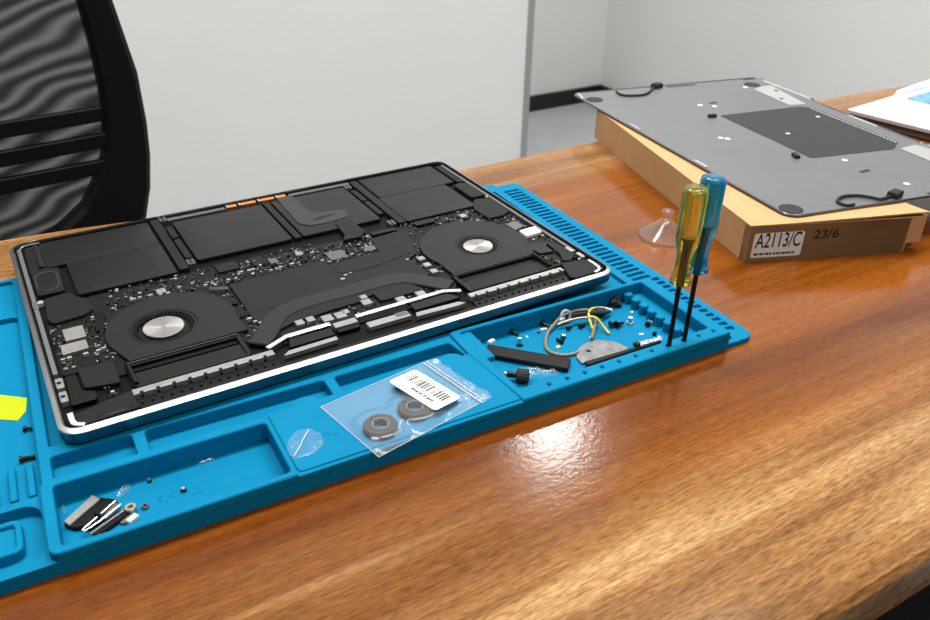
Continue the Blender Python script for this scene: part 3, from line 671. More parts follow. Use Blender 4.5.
# small parts: rows of capacitors one by one, the rest as a field of tiny components
rows = [(61.7, 125.8), (65.3, 126.2), (71.8, 125.6), (77.7, 123.1), (82.4, 123.0), (90.8, 127.2), (99.6, 128.5), (106.5, 121.5), (111.1, 122.0), (121.8, 121.1), (126.7, 120.9), (130.5, 126), (132.8, 128.0), (138.4, 127.6), (151.3, 120.3), (155.5, 120.6), (158.7, 121.5), (167.2, 122.3), (186.0, 131.7), (193, 88.7), (189, 84.6), (197, 90), (118, 66), (120, 61), (122.5, 58), (240.4, 88.5), (262, 66), (24, 75), (11.8, 75), (15.2, 75), (31, 75), (34, 76)]
for x, y in rows:
    s = random.uniform(1.0, 1.5); part('capacitor', rect(x - s, y - s * 0.55, x + s, y + s * 0.55), -3.3, -1.3, 'smd')
zones = [(46, 119, 105, 147, 130), (106, 118, 190, 147, 230), (190, 110, 234, 140, 170), (240, 60, 258, 130, 70), (262, 118, 330, 144, 150), (330, 92, 352, 118, 60), (9.5, 62, 16, 116, 50), (28, 60, 41, 120, 70), (106, 40, 121, 112, 70), (140, 38, 245, 50, 80), (325, 30, 353, 76, 70), (10, 27, 36, 36, 20)]
ncap = len(rows); tiny = bmesh.new()
for x0, y0, x1, y1, n in zones:
    for k in range(n):
        x, y = random.uniform(x0, x1), random.uniform(y0, y1); a, b = random.choice(((1.3, 0.7), (0.7, 1.3), (0.9, 0.5), (1.9, 1.5), (0.6, 0.6), (0.5, 0.9)))
        m = random.choice(('smd', 'dkshield', 'smdk', 'dkshield', 'shield', 'smdk')); h = random.uniform(-2.6, -1.7)
        if ncap < 97 and a * b > 0.9 and m in ('smd', 'shield'):
            part('capacitor', rect(x - a / 2, y - b / 2, x + a / 2, y + b / 2), -3.3, h, m); ncap += 1
        else: prism(tiny, rect(x - a / 2, y - b / 2, x + a / 2, y + b / 2), Z(-3.3), Z(h), 0, {'smd': 0, 'dkshield': 1, 'smdk': 2, 'shield': 3}[m])
o = finish(tiny, 'tiny_components', [M['smd'], M['dkshield'], M['smdk'], M['shield']], lap); o['kind'] = 'stuff'
# thin cables by the left fan
for k in range(3):
    bm = bmesh.new(); tube(bm, spline([(107, 116 - 1.6 * k, Z(-1.4)), (112, 113 - 1.5 * k, Z(-1.0)), (118, 111 - 1.2 * k, Z(-1.3))], 4), 0.45, 6); finish(bm, 'antenna_wire', M['dkshield'], lap)

# ------------------------------------------------------------------ cardboard box with the bottom cover lying on it
BA = math.radians(-21.8)
BX, BY = 0.4788, -0.0085
box = thing('cardboard_box', 'flat brown cardboard box with a white printed label under the grey cover', 'box', (BX, BY, TABLE), BA)
bw, bd, bh = 147, 293, 30.6
bm = bmesh.new()
prism(bm, [(0, 0), (133, 0), (136, 6.5), (bw, 6.5), (bw, bd), (0, bd)], 0, bh - 1.2)
prism(bm, [(0, 0), (134, 0), (134, 7), (0, 7)], 0, bh - 0.9)
finish(bm, 'box_body', M['card'], box)
def lid_lift(x, y, z): return z + 3.2 * max(0, min(1, (x - 15) / 120)) ** 1.3 * max(0, 1 - y / 24.0) ** 1.2
bm = bmesh.new()
for (za, zb) in ((bh - 1.2, bh),):
    n, k = 24, 16; ys = [bd * (j / k) ** 2.2 for j in range(k + 1)]
    g = [[[bm.verts.new(((bw * i / n) * MM, ys[j] * MM, lid_lift(bw * i / n, ys[j], z) * MM)) for j in range(k + 1)] for i in range(n + 1)] for z in (za, zb)]
    for i in range(n):
        for j in range(k):
            for q in g: bm.faces.new((q[i][j], q[i + 1][j], q[i + 1][j + 1], q[i][j + 1]))
    for i in range(n):
        for j in (0, k): bm.faces.new((g[0][i][j], g[0][i + 1][j], g[1][i + 1][j], g[1][i][j]))
    for j in range(k):
        for i in (0, n): bm.faces.new((g[0][i][j], g[0][i][j + 1], g[1][i][j + 1], g[1][i][j]))
finish(bm, 'box_lid', M['card'], box)
P('side_flap', [(134.5, 1.6), (bw + 0.4, 1.6), (bw + 0.4, 6.4), (134.5, 6.4)], 7, bh - 0.9, M['card'], box)
for x in (1.2,): P('fold_line', rect(-0.05, -0.05, 0.5, 0.3), 0.5, bh - 1.4, M['carded'], box)
# label on the near face (x to the right, standing)
lab = P('label_sticker', rr([(0, 0), (41, 0), (41, 20.5), (0, 20.5)], 2), 0, 0.15, M['paper'], box, label='white printed label')
lab.location = (4.5 * MM, 0, 3.2 * MM); lab.rotation_euler = (PI / 2, 0, 0)
def ontext(body, size, x, z, sx=1.0, par=lab): return text('printed_text', body, size, M['ink'], par, (x, z, 0.16), (0, 0, 0), 0.02, sx, None, 0.22)
ontext('A2113/C', 17.0, 2.0, 5.0, 0.60)
bm = bmesh.new(); x = 2.4
for w in (3.4, 1.2, 2.6, 1.0, 3.0, 2.0, 0.0, 2.2, 2.8, 1.4, 3.2, 2.6, 1.6, 2.0):
    if w: prism(bm, rect(x, 2.0, x + w * 0.86, 3.9), 0.15, 0.18)
    x += w * 0.86 + 0.65
finish(bm, 'printed_text', M['ink'], lab)
t_ = text('handwriting', '23/6', 10.5, M['ink'], box, (53, -0.05, 14.5), (PI / 2, math.radians(0), 0), 0.03, 1.15, None, 0.12)

skew(box, -0.10, 0.997)
PA = math.radians(-11.8)
cov = thing('laptop_bottom_cover', 'dark grey laptop bottom cover lying inside up on the cardboard box', 'laptop part', (0.5127, -0.0152, TABLE + 0.0318), PA)
pw, pd = 242, 345
out_c = rr([(0, 0), (pw, 0), (pw, 98), (pw - 5, 104), (pw - 5, 244), (pw, 252), (pw, pd), (0, pd)], [11, 11, 2, 4, 4, 2, 11, 11], 6)
bm = bmesh.new(); prism(bm, out_c, 0, 1.0, 0.2); finish(bm, 'cover_sheet', M['alu2'], cov)
bm = bmesh.new(); prism(bm, [out_c, offset(out_c, 1.4)], 0.3, 1.7, 0.4); finish(bm, 'cover_rim', M['alu'], cov)
ct = 1.0
def cp(name, loops, m, h=0.3, bev=0.05, z=ct, label=None): return P(name, loops, z - 0.05, z + h, M[m], cov, bev, label=label)
cp('graphite_pad', rr([(106.6, 230.7), (205, 233), (218, 226), (217, 112), (198, 97.7), (107.2, 100.6)], 3), 'graphite', 0.3, label='large dark graphite sheet')
bm = bmesh.new()
for k in range(26): prism(bm, rect(213.4, 112 + 4.4 * k, 215.0, 114.4 + 4.4 * k), ct, ct + 0.42)
finish(bm, 'stitch_marks', M['padgrey'], cov)
for x, y in ((11.5, 12.5), (13, 316.8), (214.6, 319)): cp('rubber_foot', circle(x, y, 9.0, 28), 'rubber', 0.5, 0.2)
cp('hinge_cover', rr([(203, 301), (199.6, 239), (219.6, 237.5), (233, 310), (216, 308)], 2), 'hingegrey', 0.5); cp('hinge_cover', rr([(203.7, 97), (226, 101), (236, 62), (236, 20), (202, 22)], 2), 'hingegrey', 0.5)
for pts in ([(235, 328), (240.5, 330), (240.5, 254), (236, 252)], [(231.6, 155), (235, 155), (235, 192), (231.6, 192)], [(235, 95), (240.5, 97), (240.5, 20), (236, 20)], [(3, 214), (5.4, 214), (5.4, 232), (3, 232)], [(3, 108), (5.4, 108), (5.4, 126), (3, 126)], [(1.4, pd - 22), (4, pd - 22), (9, pd - 3), (5, pd - 4)]):
    cp('edge_clip', rr(pts, 0.5), 'chrome', 0.9, 0.2)
for x, y in ((109, 267), (121, 259), (200, 312), (68.6, 167), (64, 171), (132, 87.5), (139.4, 26.4), (208, 262), (224, 290)): cp('snap_stud', circle(x, y, 2.6, 16), 'white', 0.5, 0.15)
for x, y in ((134, 163), (200, 198)): cp('snap_stud', circle(x, y, 2.2, 16), 'padgrey', 0.5, 0.15)
for x, y, a, l in ((96.4, 229, 0, 8), (96, 107.5, 70, 9)): bm = bmesh.new(); obox(bm, (x, y), l, 4.5, 3.0, a, ct, 0.4); finish(bm, 'rubber_bumper', M['rubber'], cov)
for x, y, l, a in ((128, 271, 10, 10), (128.6, 60.7, 11, 12), (134, 338, 36, 0), (148, 4.5, 18, 0), (226, 340, 16, 0)): bm = bmesh.new(); obox(bm, (x, y), l, 3.2, 0.35, a, ct); finish(bm, 'gasket_strip', M['graphite'], cov)
for pts in ([(63, 3, 2.2), (55.7, 4, 2.0), (55, 12, 2.2), (65, 18, 2.5), (78, 16.5, 2.5), (86, 10, 2.5), (90, 4.5, 2.6), (104, 7.6, 2.4)], [(50, 335, 2), (48, 325, 2.2), (52, 317, 2.4), (70, 314.6, 2.4), (84, 323, 2.4), (98, 338, 2.4)]):
    bm = bmesh.new(); tube(bm, spline(pts, 5), 1.25, 8); c = finish(bm, 'wire_lead', M['rubber'], cov)
    bm = bmesh.new(); obox(bm, (108 if pts[0][1] < 100 else 103, 8 if pts[0][1] < 100 else 339), 11, 8, 5.2, 20, ct, 0.8); finish(bm, 'plug', M['rubber'], c)

skew(cov, -0.0523, 0.9986)

# ------------------------------------------------------------------ second laptop at the right edge
l2 = thing('laptop', 'white open laptop deck with blue keyboard at the right edge of the photo', 'laptop', (0.8487, 0.1827, TABLE), 0.0)
deck = rr([(0, 0), (17.5, -92), (46, -240), (340, -190), (336, 50), (124, 21.5), (100, 9)], [4, 300, 10, 10, 4, 4, 100])
bm = bmesh.new(); prism(bm, offset(deck[::-1] if area(deck) < 0 else deck, 2.5), 1.5, 9.5); finish(bm, 'base', M['brownside'], l2)
for x, y in ((24, -14), (300, 20), (60, -215), (310, -170)): P('rubber_foot', circle(x, y, 6, 16), 0, 1.6, M['rubber'], l2)
P('palm_rest', deck, 9.3, 13.2, M['whitelid'], l2, 0.5)
P('keyboard', rr([(99, -7), (151, -3), (290, 12), (300, -90), (114, -100), (104, -35)], [3, 30, 3, 3, 3, 30]), 13.1, 13.7, M['bluekeys'], l2, 0.1)
P('trackpad', rr([(21, -79), (40, -76), (60, -160), (38, -166)], 2), 13.1, 13.4, M['padgrey'], l2, 0.05)
P('hinge_strip', rr([(124, 19.5), (330, 46), (326, 28), (120, 7)], 1), 13.1, 14.2, M['palebl'], l2, 0.2)

# ------------------------------------------------------------------ suction cup on the table
scup = thing('suction_cup', 'small clear suction cup lying on the table behind the yellow screwdriver', 'suction cup', (0.4575, 0.0560, TABLE))
bm = bmesh.new(); lathe(bm, [(21, 0.0), (22, 0.6), (20, 2.6), (14, 7.2), (8, 11.5), (4.6, 14.6)], n=36); finish(bm, 'cup', M['cup'], scup, smooth=True)
bm = bmesh.new(); lathe(bm, [(3.2, 14.0), (3.2, 16.5), (5.0, 18.4), (5.4, 20.6), (4.4, 22.8), (1.5, 23.8)], n=24); finish(bm, 'knob', M['cup'], scup, smooth=True)

# ------------------------------------------------------------------ screwdrivers standing in the mat's holes
def screwdriver(label, s, hm, h0, h1, lean, hexa):
    d = thing('screwdriver', label, 'screwdriver', MP(s, 6.3, 8.0), 0.0, 'screwdrivers standing in the mat'); d.rotation_euler = (lean[0], lean[1], 0.4)
    bm = bmesh.new(); tube(bm, [(0, 0, 0.0), (0, 0, h0 + 30)], 1.9 / 2 + 0.55, 12); finish(bm, 'shaft', M['shaft'], d, smooth=False)
    bm = bmesh.new(); L_ = h1 - h0
    prof = [(5.2, 0), (6.4, 0.8), (6.5, 2.6), (5.3, 7), (4.7, 12), (4.8, 17), (5.8, 23), (6.9, 27), (7.2, 31), (7.3, L_ - 3), (6.8, L_ - 0.8), (5.5, L_)]
    fl = (lambda t, z: 1 - (0.15 if z - h0 > 22 else 0.05) * (0.5 + 0.5 * math.cos(6 * t)) ** 2)
    lathe(bm, [(r, z + h0) for r, z in prof], n=36, flute=fl); h = finish(bm, 'handle', hm, d, smooth=True)
    bm = bmesh.new(); tube(bm, [(0, 0, h0 + 29), (0, 0, h0 + 30.5)], 3.4, 14); finish(bm, 'ferrule', M['shaft'], d)
    return d
screwdriver('clear yellow handled screwdriver standing in the blue mat', 339.6, M['yel'], 49.0, 109.5, (math.radians(0.5), math.radians(-1.2)), True)
screwdriver('clear blue handled screwdriver standing behind the yellow one', 351.7, M['blu'], 53.0, 112.5, (math.radians(0.0), math.radians(0.3)), True)

# ------------------------------------------------------------------ bag with two rubber rings
RT = 12.6
def ring(label, s, t, r):
    o = thing('rubber_ring', label, 'rubber ring', MP(s, t, RT), TH, 'rubber rings in the plastic bag')
    bm = bmesh.new(); lathe_p = [(3.6, 0), (r - .6, 0), (r, 0.8), (r, 2.6), (r - 0.8, 3.6), (4.6, 3.9), (3.6, 3.4)]
    rings = []
    for q, z in lathe_p:
        rings.append([bm.verts.new((q * math.cos(2 * PI * k / 36) * MM, q * math.sin(2 * PI * k / 36) * MM, z * MM)) for k in range(36)])
    for a, b in zip(rings, rings[1:] + rings[:1]):
        for k in range(36): bm.faces.new((a[k], a[(k + 1) % 36], b[(k + 1) % 36], b[k]))
    finish(bm, 'ring_body', M['ringr'], o)
    bm = bmesh.new(); tube(bm, [(4.4 * math.cos(2 * PI * k / 30), 4.4 * math.sin(2 * PI * k / 30), 3.8) for k in range(30)], 0.45, 6, True); finish(bm, 'ring_lip', M['ringi'], o)
    bm = bmesh.new(); obox(bm, (-1.8, 4.2), 4.6, 1.6, 0.6, 120, 3.5); finish(bm, 'notch_mark', M['rubber'], o)
    return o
ring('grey rubber ring in the plastic bag, clear of the white label', 151.0, 13.6, 9.3)
ring('grey rubber ring in the plastic bag, half under the white label', 173.2, 19.0, 9.3)
bag = thing('plastic_bag', 'small clear zip bag with a white barcode label across the mat pad', 'bag', MP(0, 0, 0), TH)
C00, C10, C11, C01 = Vector((141.2, -6.3)), Vector((129.4, 45.5)), Vector((205.5, 59.5)), Vector((217.2, 11.0))
# u runs from the closed end to the zip end, v across
def bagpt(u, v): return (C00 * (1 - v) + C10 * v) * (1 - u) + (C01 * (1 - v) + C11 * v) * u
def bagz(p, u, v):
    z = 12.8 + 0.25 * math.sin(9 * u + 4 * v) * math.sin(7 * v)
    for cx, cy in ((151, 13.6), (173.2, 19.0)):
        d = (p - Vector((cx, cy))).length
        z = max(z, 12.4 + 4.1 * (1 if d < 9.4 else 0.5 + 0.5 * math.cos(PI * min(1, (d - 9.4) / 11.0))))
    e = min(u, v, 1 - u, 1 - v)
    return z + 0.35
bm = bmesh.new(); nu, nv = 56, 40
up, dn = [], []
for i in range(nu + 1):
    for j in range(nv + 1):
        u, v = i / nu, j / nv; p = bagpt(u, v)
        if i == nu: p = p + Vector((1.2 * math.sin(9 * v), 0.9 * math.sin(12 * v)))
        z = bagz(p, u, v); e = min(1, min(u * nu, (1 - u) * nu, v * nv, (1 - v) * nv) / 2.0)
        up.append(bm.verts.new((p.x * MM, p.y * MM, (12.65 + (z - 12.65) * e + (0.5 if u > .9 else 0) * math.sin(20 * v)) * MM)))
for i in range(nu):
    for j in range(nv):
        k = i * (nv + 1) + j; f = bm.faces.new((up[k], up[k + 1], up[k + nv + 2], up[k + nv + 1])); f.smooth = True
bag_top = finish(bm, 'bag_film', M['bag'], bag)
bm = bmesh.new(); prism(bm, [tuple(C00), tuple(C01), tuple(C11), tuple(C10)], 12.48, 12.56); finish(bm, 'bag_back_sheet', M['bagback'], bag)
for uu, r in ((0.885, 0.42), (0.915, 0.3)):
    bm = bmesh.new(); tube(bm, [(*bagpt(uu, 0.01 + 0.98 * k / 16), 13.45 + 0.05 * math.sin(k)) for k in range(17)], r, 6); finish(bm, 'zip_ridge', M['zipm'], bag)
bm = bmesh.new(); e = [(0.004, 0.0), (0.004, 1.0)]
tube(bm, [(*bagpt(0.003, k / 20), 12.85) for k in range(21)], 0.22, 6); tube(bm, [(*bagpt(k / 20 * 0.9, 0.0), 12.85) for k in range(21)], 0.18, 6); tube(bm, [(*bagpt(k / 20 * 0.95, 1.0), 12.9) for k in range(21)], 0.18, 6); finish(bm, 'bag_seam', M['zipm'], bag)
# label: long axis X from S0 to S1
S0, S1, S3 = Vector((180.6, 9.1)), Vector((199.0, 13.6)), Vector((169.4, 44.8))
ex = (S0 - S3); lx = ex.length; ex /= lx; ey = Vector((-ex.y, ex.x))
wlab = 20.4
bm = bmesh.new(); pts = rr([(0, 0), (lx, 0), (lx, wlab), (0, wlab)], 2.2, 5)
def lz(x, y): # the label drapes over the second ring
    p = S3 + ex * x + ey * y; d = (p - Vector((169.3, 17.8))).length
    return 0.0
lifted = 17.1
prism(bm, pts, 0, 0.2)
lbl = finish(bm, 'bag_label', M['paper'], bag, label='white barcode label')
lbl.location = (S3.x * MM, S3.y * MM, lifted * MM); lbl.rotation_euler = (0, 0, math.atan2(ex.y, ex.x))
lbl.rotation_euler = (math.radians(-5), math.radians(0), math.atan2(ex.y, ex.x))
bm = bmesh.new(); x = 3.6; rb = random.Random(3)
while x < lx - 4:
    w = rb.choice((0.4, 0.6, 0.7, 1.2)); prism(bm, rect(x, 9.2, x + w, 16.4), 0.15, 0.3); x += w + rb.choice((0.45, 0.6, 0.9))
finish(bm, 'barcode', M['ink'], lbl)
bm = bmesh.new(); x = lx * 0.36
for w in (1.5, 1.0, 1.4, 0.6, 1.3, 0, 1.0, 0.5, 1.4, 1.1, 1.2):
    if w: prism(bm, rect(x, 4.2, x + w, 5.9), 0.15, 0.3); prism(bm, rect(x + w * 0.3, 5.9, x + w, 6.4), 0.15, 0.3)
    x += max(w, 0.8) + 0.45
finish(bm, 'printed_text', M['ink'], lbl)
bm = bmesh.new()
for k in range(9): prism(bm, rect(11 + k * 1.75, 7.3, 12 + k * 1.75, 8.4), 0.15, 0.27); prism(bm, rect(11 + k * 1.9, 17.2, 12.1 + k * 1.9, 18.2), 0.15, 0.27)
finish(bm, 'printed_text', M['dkshield'], lbl)

# scrap of clear film lying on the pad
def film_scrap(label, pts, z, name='plastic_film', lump=1.2, m='film', crease=None):
    c = Vector((sum(p[0] for p in pts) / len(pts), sum(p[1] for p in pts) / len(pts)))
    o = bmesh.new(); pl = rr(pts, 2.5, 3); n = len(pl); rng = random.Random(len(label))
    rings = []
    for k, f in enumerate((1, 0.8, 0.55, 0.28)):
        rings.append([o.verts.new(((c.x + (p[0] - c.x) * f) * MM - c.x * MM, (c.y + (p[1] - c.y) * f - c.y) * MM, (0.25 + (lump * rng.uniform(0.1, 1) if k else 0)) * MM)) for p in pl])
    for a, b in zip(rings, rings[1:]):
        for i in range(n): o.faces.new((a[i], a[(i + 1) % n], b[(i + 1) % n], b[i])).smooth = True
    o.faces.new(rings[-1])
    q = finish(o, name, M[m], None, (FP if z < 4 else MP)(c.x, c.y, z), TH); tag(q, label, 'plastic film', 'scraps of clear film on the mat')
    if crease:
        b3 = bmesh.new(); tube(b3, spline([(p[0] - c.x, p[1] - c.y, p[2]) for p in crease], 4), 0.35, 6); finish(b3, 'crease', M['zipm'], q)
    return q
film_scrap('crumpled round scrap of clear film on the mat pad left of the bag', [(103, 11.5), (102, 19), (105, 27), (111, 32.5), (118, 31.5), (122, 25), (121, 17), (114, 11.5)], 12.4, lump=0.8, crease=[(103.8, 13.5, .7), (109.5, 19.5, 1.2), (111.5, 22.5, 1.3), (117.5, 30, .7)])
film_scrap('strip of clear film lying under the black bar in the screw tray', [(248.5, 34), (250, 41), (262, 35), (272, 26), (273, 21.5), (263, 23), (253, 27)], 0.8, lump=3)
film_scrap('curled shred of clear film by the metal pieces in the Tools tray', [(20, 32.5), (27, 36), (29.5, 40), (26.5, 41), (21, 36.5)], 0.8, lump=4)
film_scrap('tiny shred of clear film in the left corner of the Tools tray', [(-3, 35), (-1.2, 36), (-1, 41.5), (-3, 42)], 0.8, lump=2)
film_scrap('flake of clear film at the back wall of the Tools tray', [(61, 41), (70, 41.5), (70.5, 43.4), (62, 43.4)], 0.8, lump=1.5)

# ------------------------------------------------------------------ sticky note and screws on the left pad
bm = bmesh.new()
npts = [(-46, 150), (-23.2, 148.5), (-10.4, 138.6), (-11.9, 125.9), (-16.4, 119.2), (-25, 124.8), (-46, 134)]
prism(bm, npts, 0.0, 0.25)
note = finish(bm, 'sticky_note', M['sticky'], None, MP(0, 0, 4.75), TH); tag(note, 'bright yellow paper note lying on the left part of the blue mat', 'note')
bm = bmesh.new(); prism(bm, band([(-46, 119.5), (-24, 127.6), (-11.4, 138.0)], 0.5), 0.24, 0.28); finish(bm, 'pen_line', M['pencil'], note)
def screw(label, s, t, z, ang, L_=5, r=0.9, hr=1.7, m='shaft', group=None, stand=False):
    group = group or ('loose screws in the screw tray' if s > 225 else 'loose screws in the Tools tray' if s > -5 else 'loose screws on the left pad')
    o = thing('screw', label, 'screw', (FP if z < 2 else MP)(s, t, z), TH + math.radians(ang), group)
    if stand:
        bm = bmesh.new(); prism(bm, circle(0, 0, hr, 14), 0, 1.1, 0.25); finish(bm, 'head', M[m], o)
        bm = bmesh.new(); tube(bm, [(0, 0, 1.0), (0, 0, L_)], r, 10); finish(bm, 'shank', M['steel'], o)
        return o
    bm = bmesh.new(); tube(bm, [(0, 0, hr), (1.3, 0, hr)], [hr, hr * 0.94], 14); finish(bm, 'head', M[m], o)
    bm = bmesh.new(); tube(bm, [(1.2, 0, hr), (1.2 + L_, 0, hr * 0.75)], [r, r * 0.9], 10); finish(bm, 'shank', M['steel' if m == 'steel' else 'shaft'], o)
    return o
screw('short black screw on the mat just below the yellow note', -14.0, 108.0, 4.6, -12, 3.0)
screw('long black screw on the mat above the ribs', -17.4, 82.3, 4.6, -4, 6.0, 1.2, 1.9)

# ------------------------------------------------------------------ metal pieces in the Tools tray
F = LVL['floor']
def tray_piece(name, label, cat, z=F): return thing(name, label, cat, (FPR if 'screw tray' in label or 'yellow wire' in label else FP)(0, 0, z), TH)
o = tray_piece('metal_bracket', 'black bracket with a matte grey metal strip, largest piece in the Tools tray', 'bracket')
P('bracket_body', rr([(-3, 26.5), (0.5, 22), (5, 20.5), (8, 17.5), (22, 29.5), (19.5, 34), (16, 36.2), (11.5, 39.8)], 1), 0, 2.4, M['gloss'], o, 0.4)
P('metal_strip', rr([(-2.8, 27.4), (-0.6, 23.6), (14.4, 35.2), (11.4, 39.8)], 0.5), 2.3, 3.3, M['shield'], o, 0.3)
o = tray_piece('metal_clamp', 'shiny U shaped metal clamp lying across the black bracket', 'clamp', F + 2.4)
bm = bmesh.new(); tube(bm, spline([(20.5, 30, 0.9), (12, 23.4, 0.9), (5, 18, 0.9), (4.6, 16.8, 0.9), (6, 16.6, 0.9), (13, 20.2, 0.9), (22.5, 26.5, 0.9)], 5), 0.42, 8); finish(bm, 'clamp_arm', M['steel'], o)
P('clamp_leaf', rr([(12, 21), (15, 20), (22.6, 25.2), (20.6, 29.4)], 0.4), 0.1, 0.9, M['dkshield'], o, 0.2)
bm = bmesh.new(); obox(bm, (12.6, 23.2), 5.5, 1.6, 1.9, -55, 0.6, 0.3); finish(bm, 'clamp_pin', M['gloss'], o)
o = tray_piece('toothed_rail', 'black rail with a row of small bright teeth in front of the shiny clamp', 'rail')
P('rail_body', rr([(7.2, 14.5), (10, 12.2), (26, 20.5), (24.4, 24)], 0.6), 0, 2.2, M['gloss'], o, 0.3)
bm = bmesh.new()
for k in range(15): obox(bm, (8 + 1.12 * k, 14.6 + 0.60 * k), 0.75, 0.9, 0.6, 28, 2.1)
finish(bm, 'rail_teeth', M['smd'], o)
o = tray_piece('bushing', 'small bronze ring standing out on the right end of the black rail', 'ring', F + 2.2)
bm = bmesh.new(); prism(bm, [circle(26.2, 22.6, 2.7, 24), circle(26.2, 22.6, 1.25, 18)], 0, 1.5, 0.3); finish(bm, 'bushing_ring', M['bronze'], o)
o = tray_piece('metal_clip', 'short bright metal clip in front of the bronze ring', 'clip')
P('clip_body', rr([(22.4, 16.2), (24.4, 13.8), (29.2, 16.8), (27.4, 19.8)], 0.4), 0, 2.2, M['silver'], o, 0.4)
P('clip_tab', rr([(19.8, 16.6), (22, 15.0), (27.2, 18.6), (25.6, 20.6)], 0.4), 0, 1.4, M['dkshield'], o, 0.2)
o = thing('hex_nut', 'small steel nut to the right of the bronze ring', 'nut', FP(32.4, 22.6, F), TH)
bm = bmesh.new(); prism(bm, [circle(0, 0, 1.9, 6), circle(0, 0, 0.9, 12)], 0, 1.6, 0.2); finish(bm, 'nut_body', M['dkshield'], o)
screw('tiny dark screw at the back wall of the Tools tray', 37.5, 40.2, F, 10, 2, 0.8, 1.2, stand=True)
screw('tiny dark screw beside the embossed letters in the Tools tray', 51.0, 25.6, F, 40, 2.2, 0.9, 1.5, 'gloss', stand=True)

# ------------------------------------------------------------------ contents of the screw tray
bm = bmesh.new(); prism(bm, rr([(239.3, 58.7), (246.5, 66.8), (284, 29.5), (276, 21.2)], 0.6), 0, 2.6, 0.4, lift=lambda x, y, z: z + 1.2)
o = finish(bm, 'plastic_bar', M['foil'], None, FPR(0, 0, F), TH); tag(o, 'wide flat black bar lying aslant across the screw tray', 'bar')
bm = bmesh.new(); prism(bm, rr([(289.5, 19.3), (347, 19.5), (347, 21.2), (289.5, 23.4)], 0.4), 0, 2.0, 0.3)
o = finish(bm, 'plastic_strip', M['foil'], None, FPR(0, 0, F + 1.5), TH); tag(o, 'narrow black strip along the front wall of the screw tray', 'strip')
bm = bmesh.new(); obox(bm, (329, 22.4), 3.4, 3.4, 2.6, 10, 0, 0.5)
o = finish(bm, 'rubber_plug', M['rubber'], None, FPR(0, 0, F + 3.4), TH); tag(o, 'small black plug sitting on the narrow black strip', 'plug')
# grey rounded pick with a hole
pk = rr([(288.6, 25.0), (289.8, 32), (296, 39.5), (305, 42.6), (314, 42), (322, 35), (326, 24.5), (308, 24)], [1, 8, 9, 9, 9, 9, 2, 10], 5)
bm = bmesh.new(); prism(bm, [pk, circle(300.6, 34.0, 1.5, 16)], 0, 0.8, 0.2)
o = finish(bm, 'opening_pick', M['disc'], None, FPR(0, 0, F + 0.6), TH); tag(o, 'grey rounded pick with a small hole in the screw tray', 'pick')
# cable loop
cab = tray_piece('cable', 'brown sleeved cable coiled in a loop in the screw tray', 'cable')
bm = bmesh.new(); tube(bm, spline([(309, 43, 3), (314, 48, 2), (322.5, 57, 3.6), (325.5, 61, 4.5)], 6), 1.0, 8); tube(bm, spline([(294.5, 36.2, 1.4), (289, 36.0, 1.2), (282.8, 38.4, 1.2), (278.6, 44.5, 1.2), (280.2, 52, 1.3), (288.6, 62.6, 1.8), (297, 67.8, 3.2), (306, 72.6, 4.0), (317, 74.4, 4.2), (326, 71.6, 4.4), (331, 67.2, 3.6)], 6), 1.05, 8); finish(bm, 'cable_sleeve', M['cable'], cab)
bm = bmesh.new(); tube(bm, spline([(299, 66.5, 3.2), (306, 66.0, 4.2), (316, 64.2, 4.8), (323, 60.5, 5.0)], 5), 0.85, 8); finish(bm, 'cable_core', M['bronze'], cab)
yw = tray_piece('wire', 'bright yellow wire looped over the brown cable in the screw tray', 'wire', F)
bm = bmesh.new(); tube(bm, spline([(317.5, 52.0, 1.2), (318.4, 57, 4.5), (321, 63, 7.2), (326, 67.4, 7.0), (331.5, 70.2, 5.2), (334.5, 70.4, 4.4)], 6), 0.85, 8); tube(bm, spline([(319.5, 60, 7.2), (322.6, 56.6, 6.9), (324.4, 51, 3.4), (324.8, 44.8, 1.0)], 6), 0.85, 8); finish(bm, 'insulation', M['ywire'], yw)
bm = bmesh.new(); tube(bm, spline([(334.5, 70.4, 4.4), (338.6, 68.6, 4.0), (342, 64.4, 3.6)], 5), 0.8, 8); finish(bm, 'bare_end', M['white'], yw)
bw_ = tray_piece('wire', 'bundle end of black wire lying behind the yellow wire', 'wire', F)
bm = bmesh.new(); tube(bm, spline([(310.5, 67.6, 6.6), (318, 65.4, 7.0), (325, 62.8, 7.0), (333, 62.6, 5.0), (340, 64.6, 3.0)], 5), 1.1, 8); finish(bm, 'insulation', M['rubber'], bw_)
bm = bmesh.new(); obox(bm, (333.6, 67), 8, 6, 3.0, -30, 2.6, 0.8); finish(bm, 'connector', M['rubber'], bw_)
cl = tray_piece('cable_clip', 'clear plastic clip around the brown cable in the screw tray', 'clip', F)
bm = bmesh.new(); tube(bm, [(308 + 3.6 * math.cos(2 * PI * k / 20), 70.5 + 1.2 * math.sin(2 * PI * k / 20), 5.2 + 3.6 * math.sin(2 * PI * k / 20)) for k in range(20)], 0.9, 8, True); finish(bm, 'clip_ring', M['zipm'], cl)
bm = bmesh.new(); obox(bm, (304.5, 69.5), 4.5, 2.0, 4.0, 20, 1.0, 0.3); finish(bm, 'clip_tab', M['zipm'], cl)
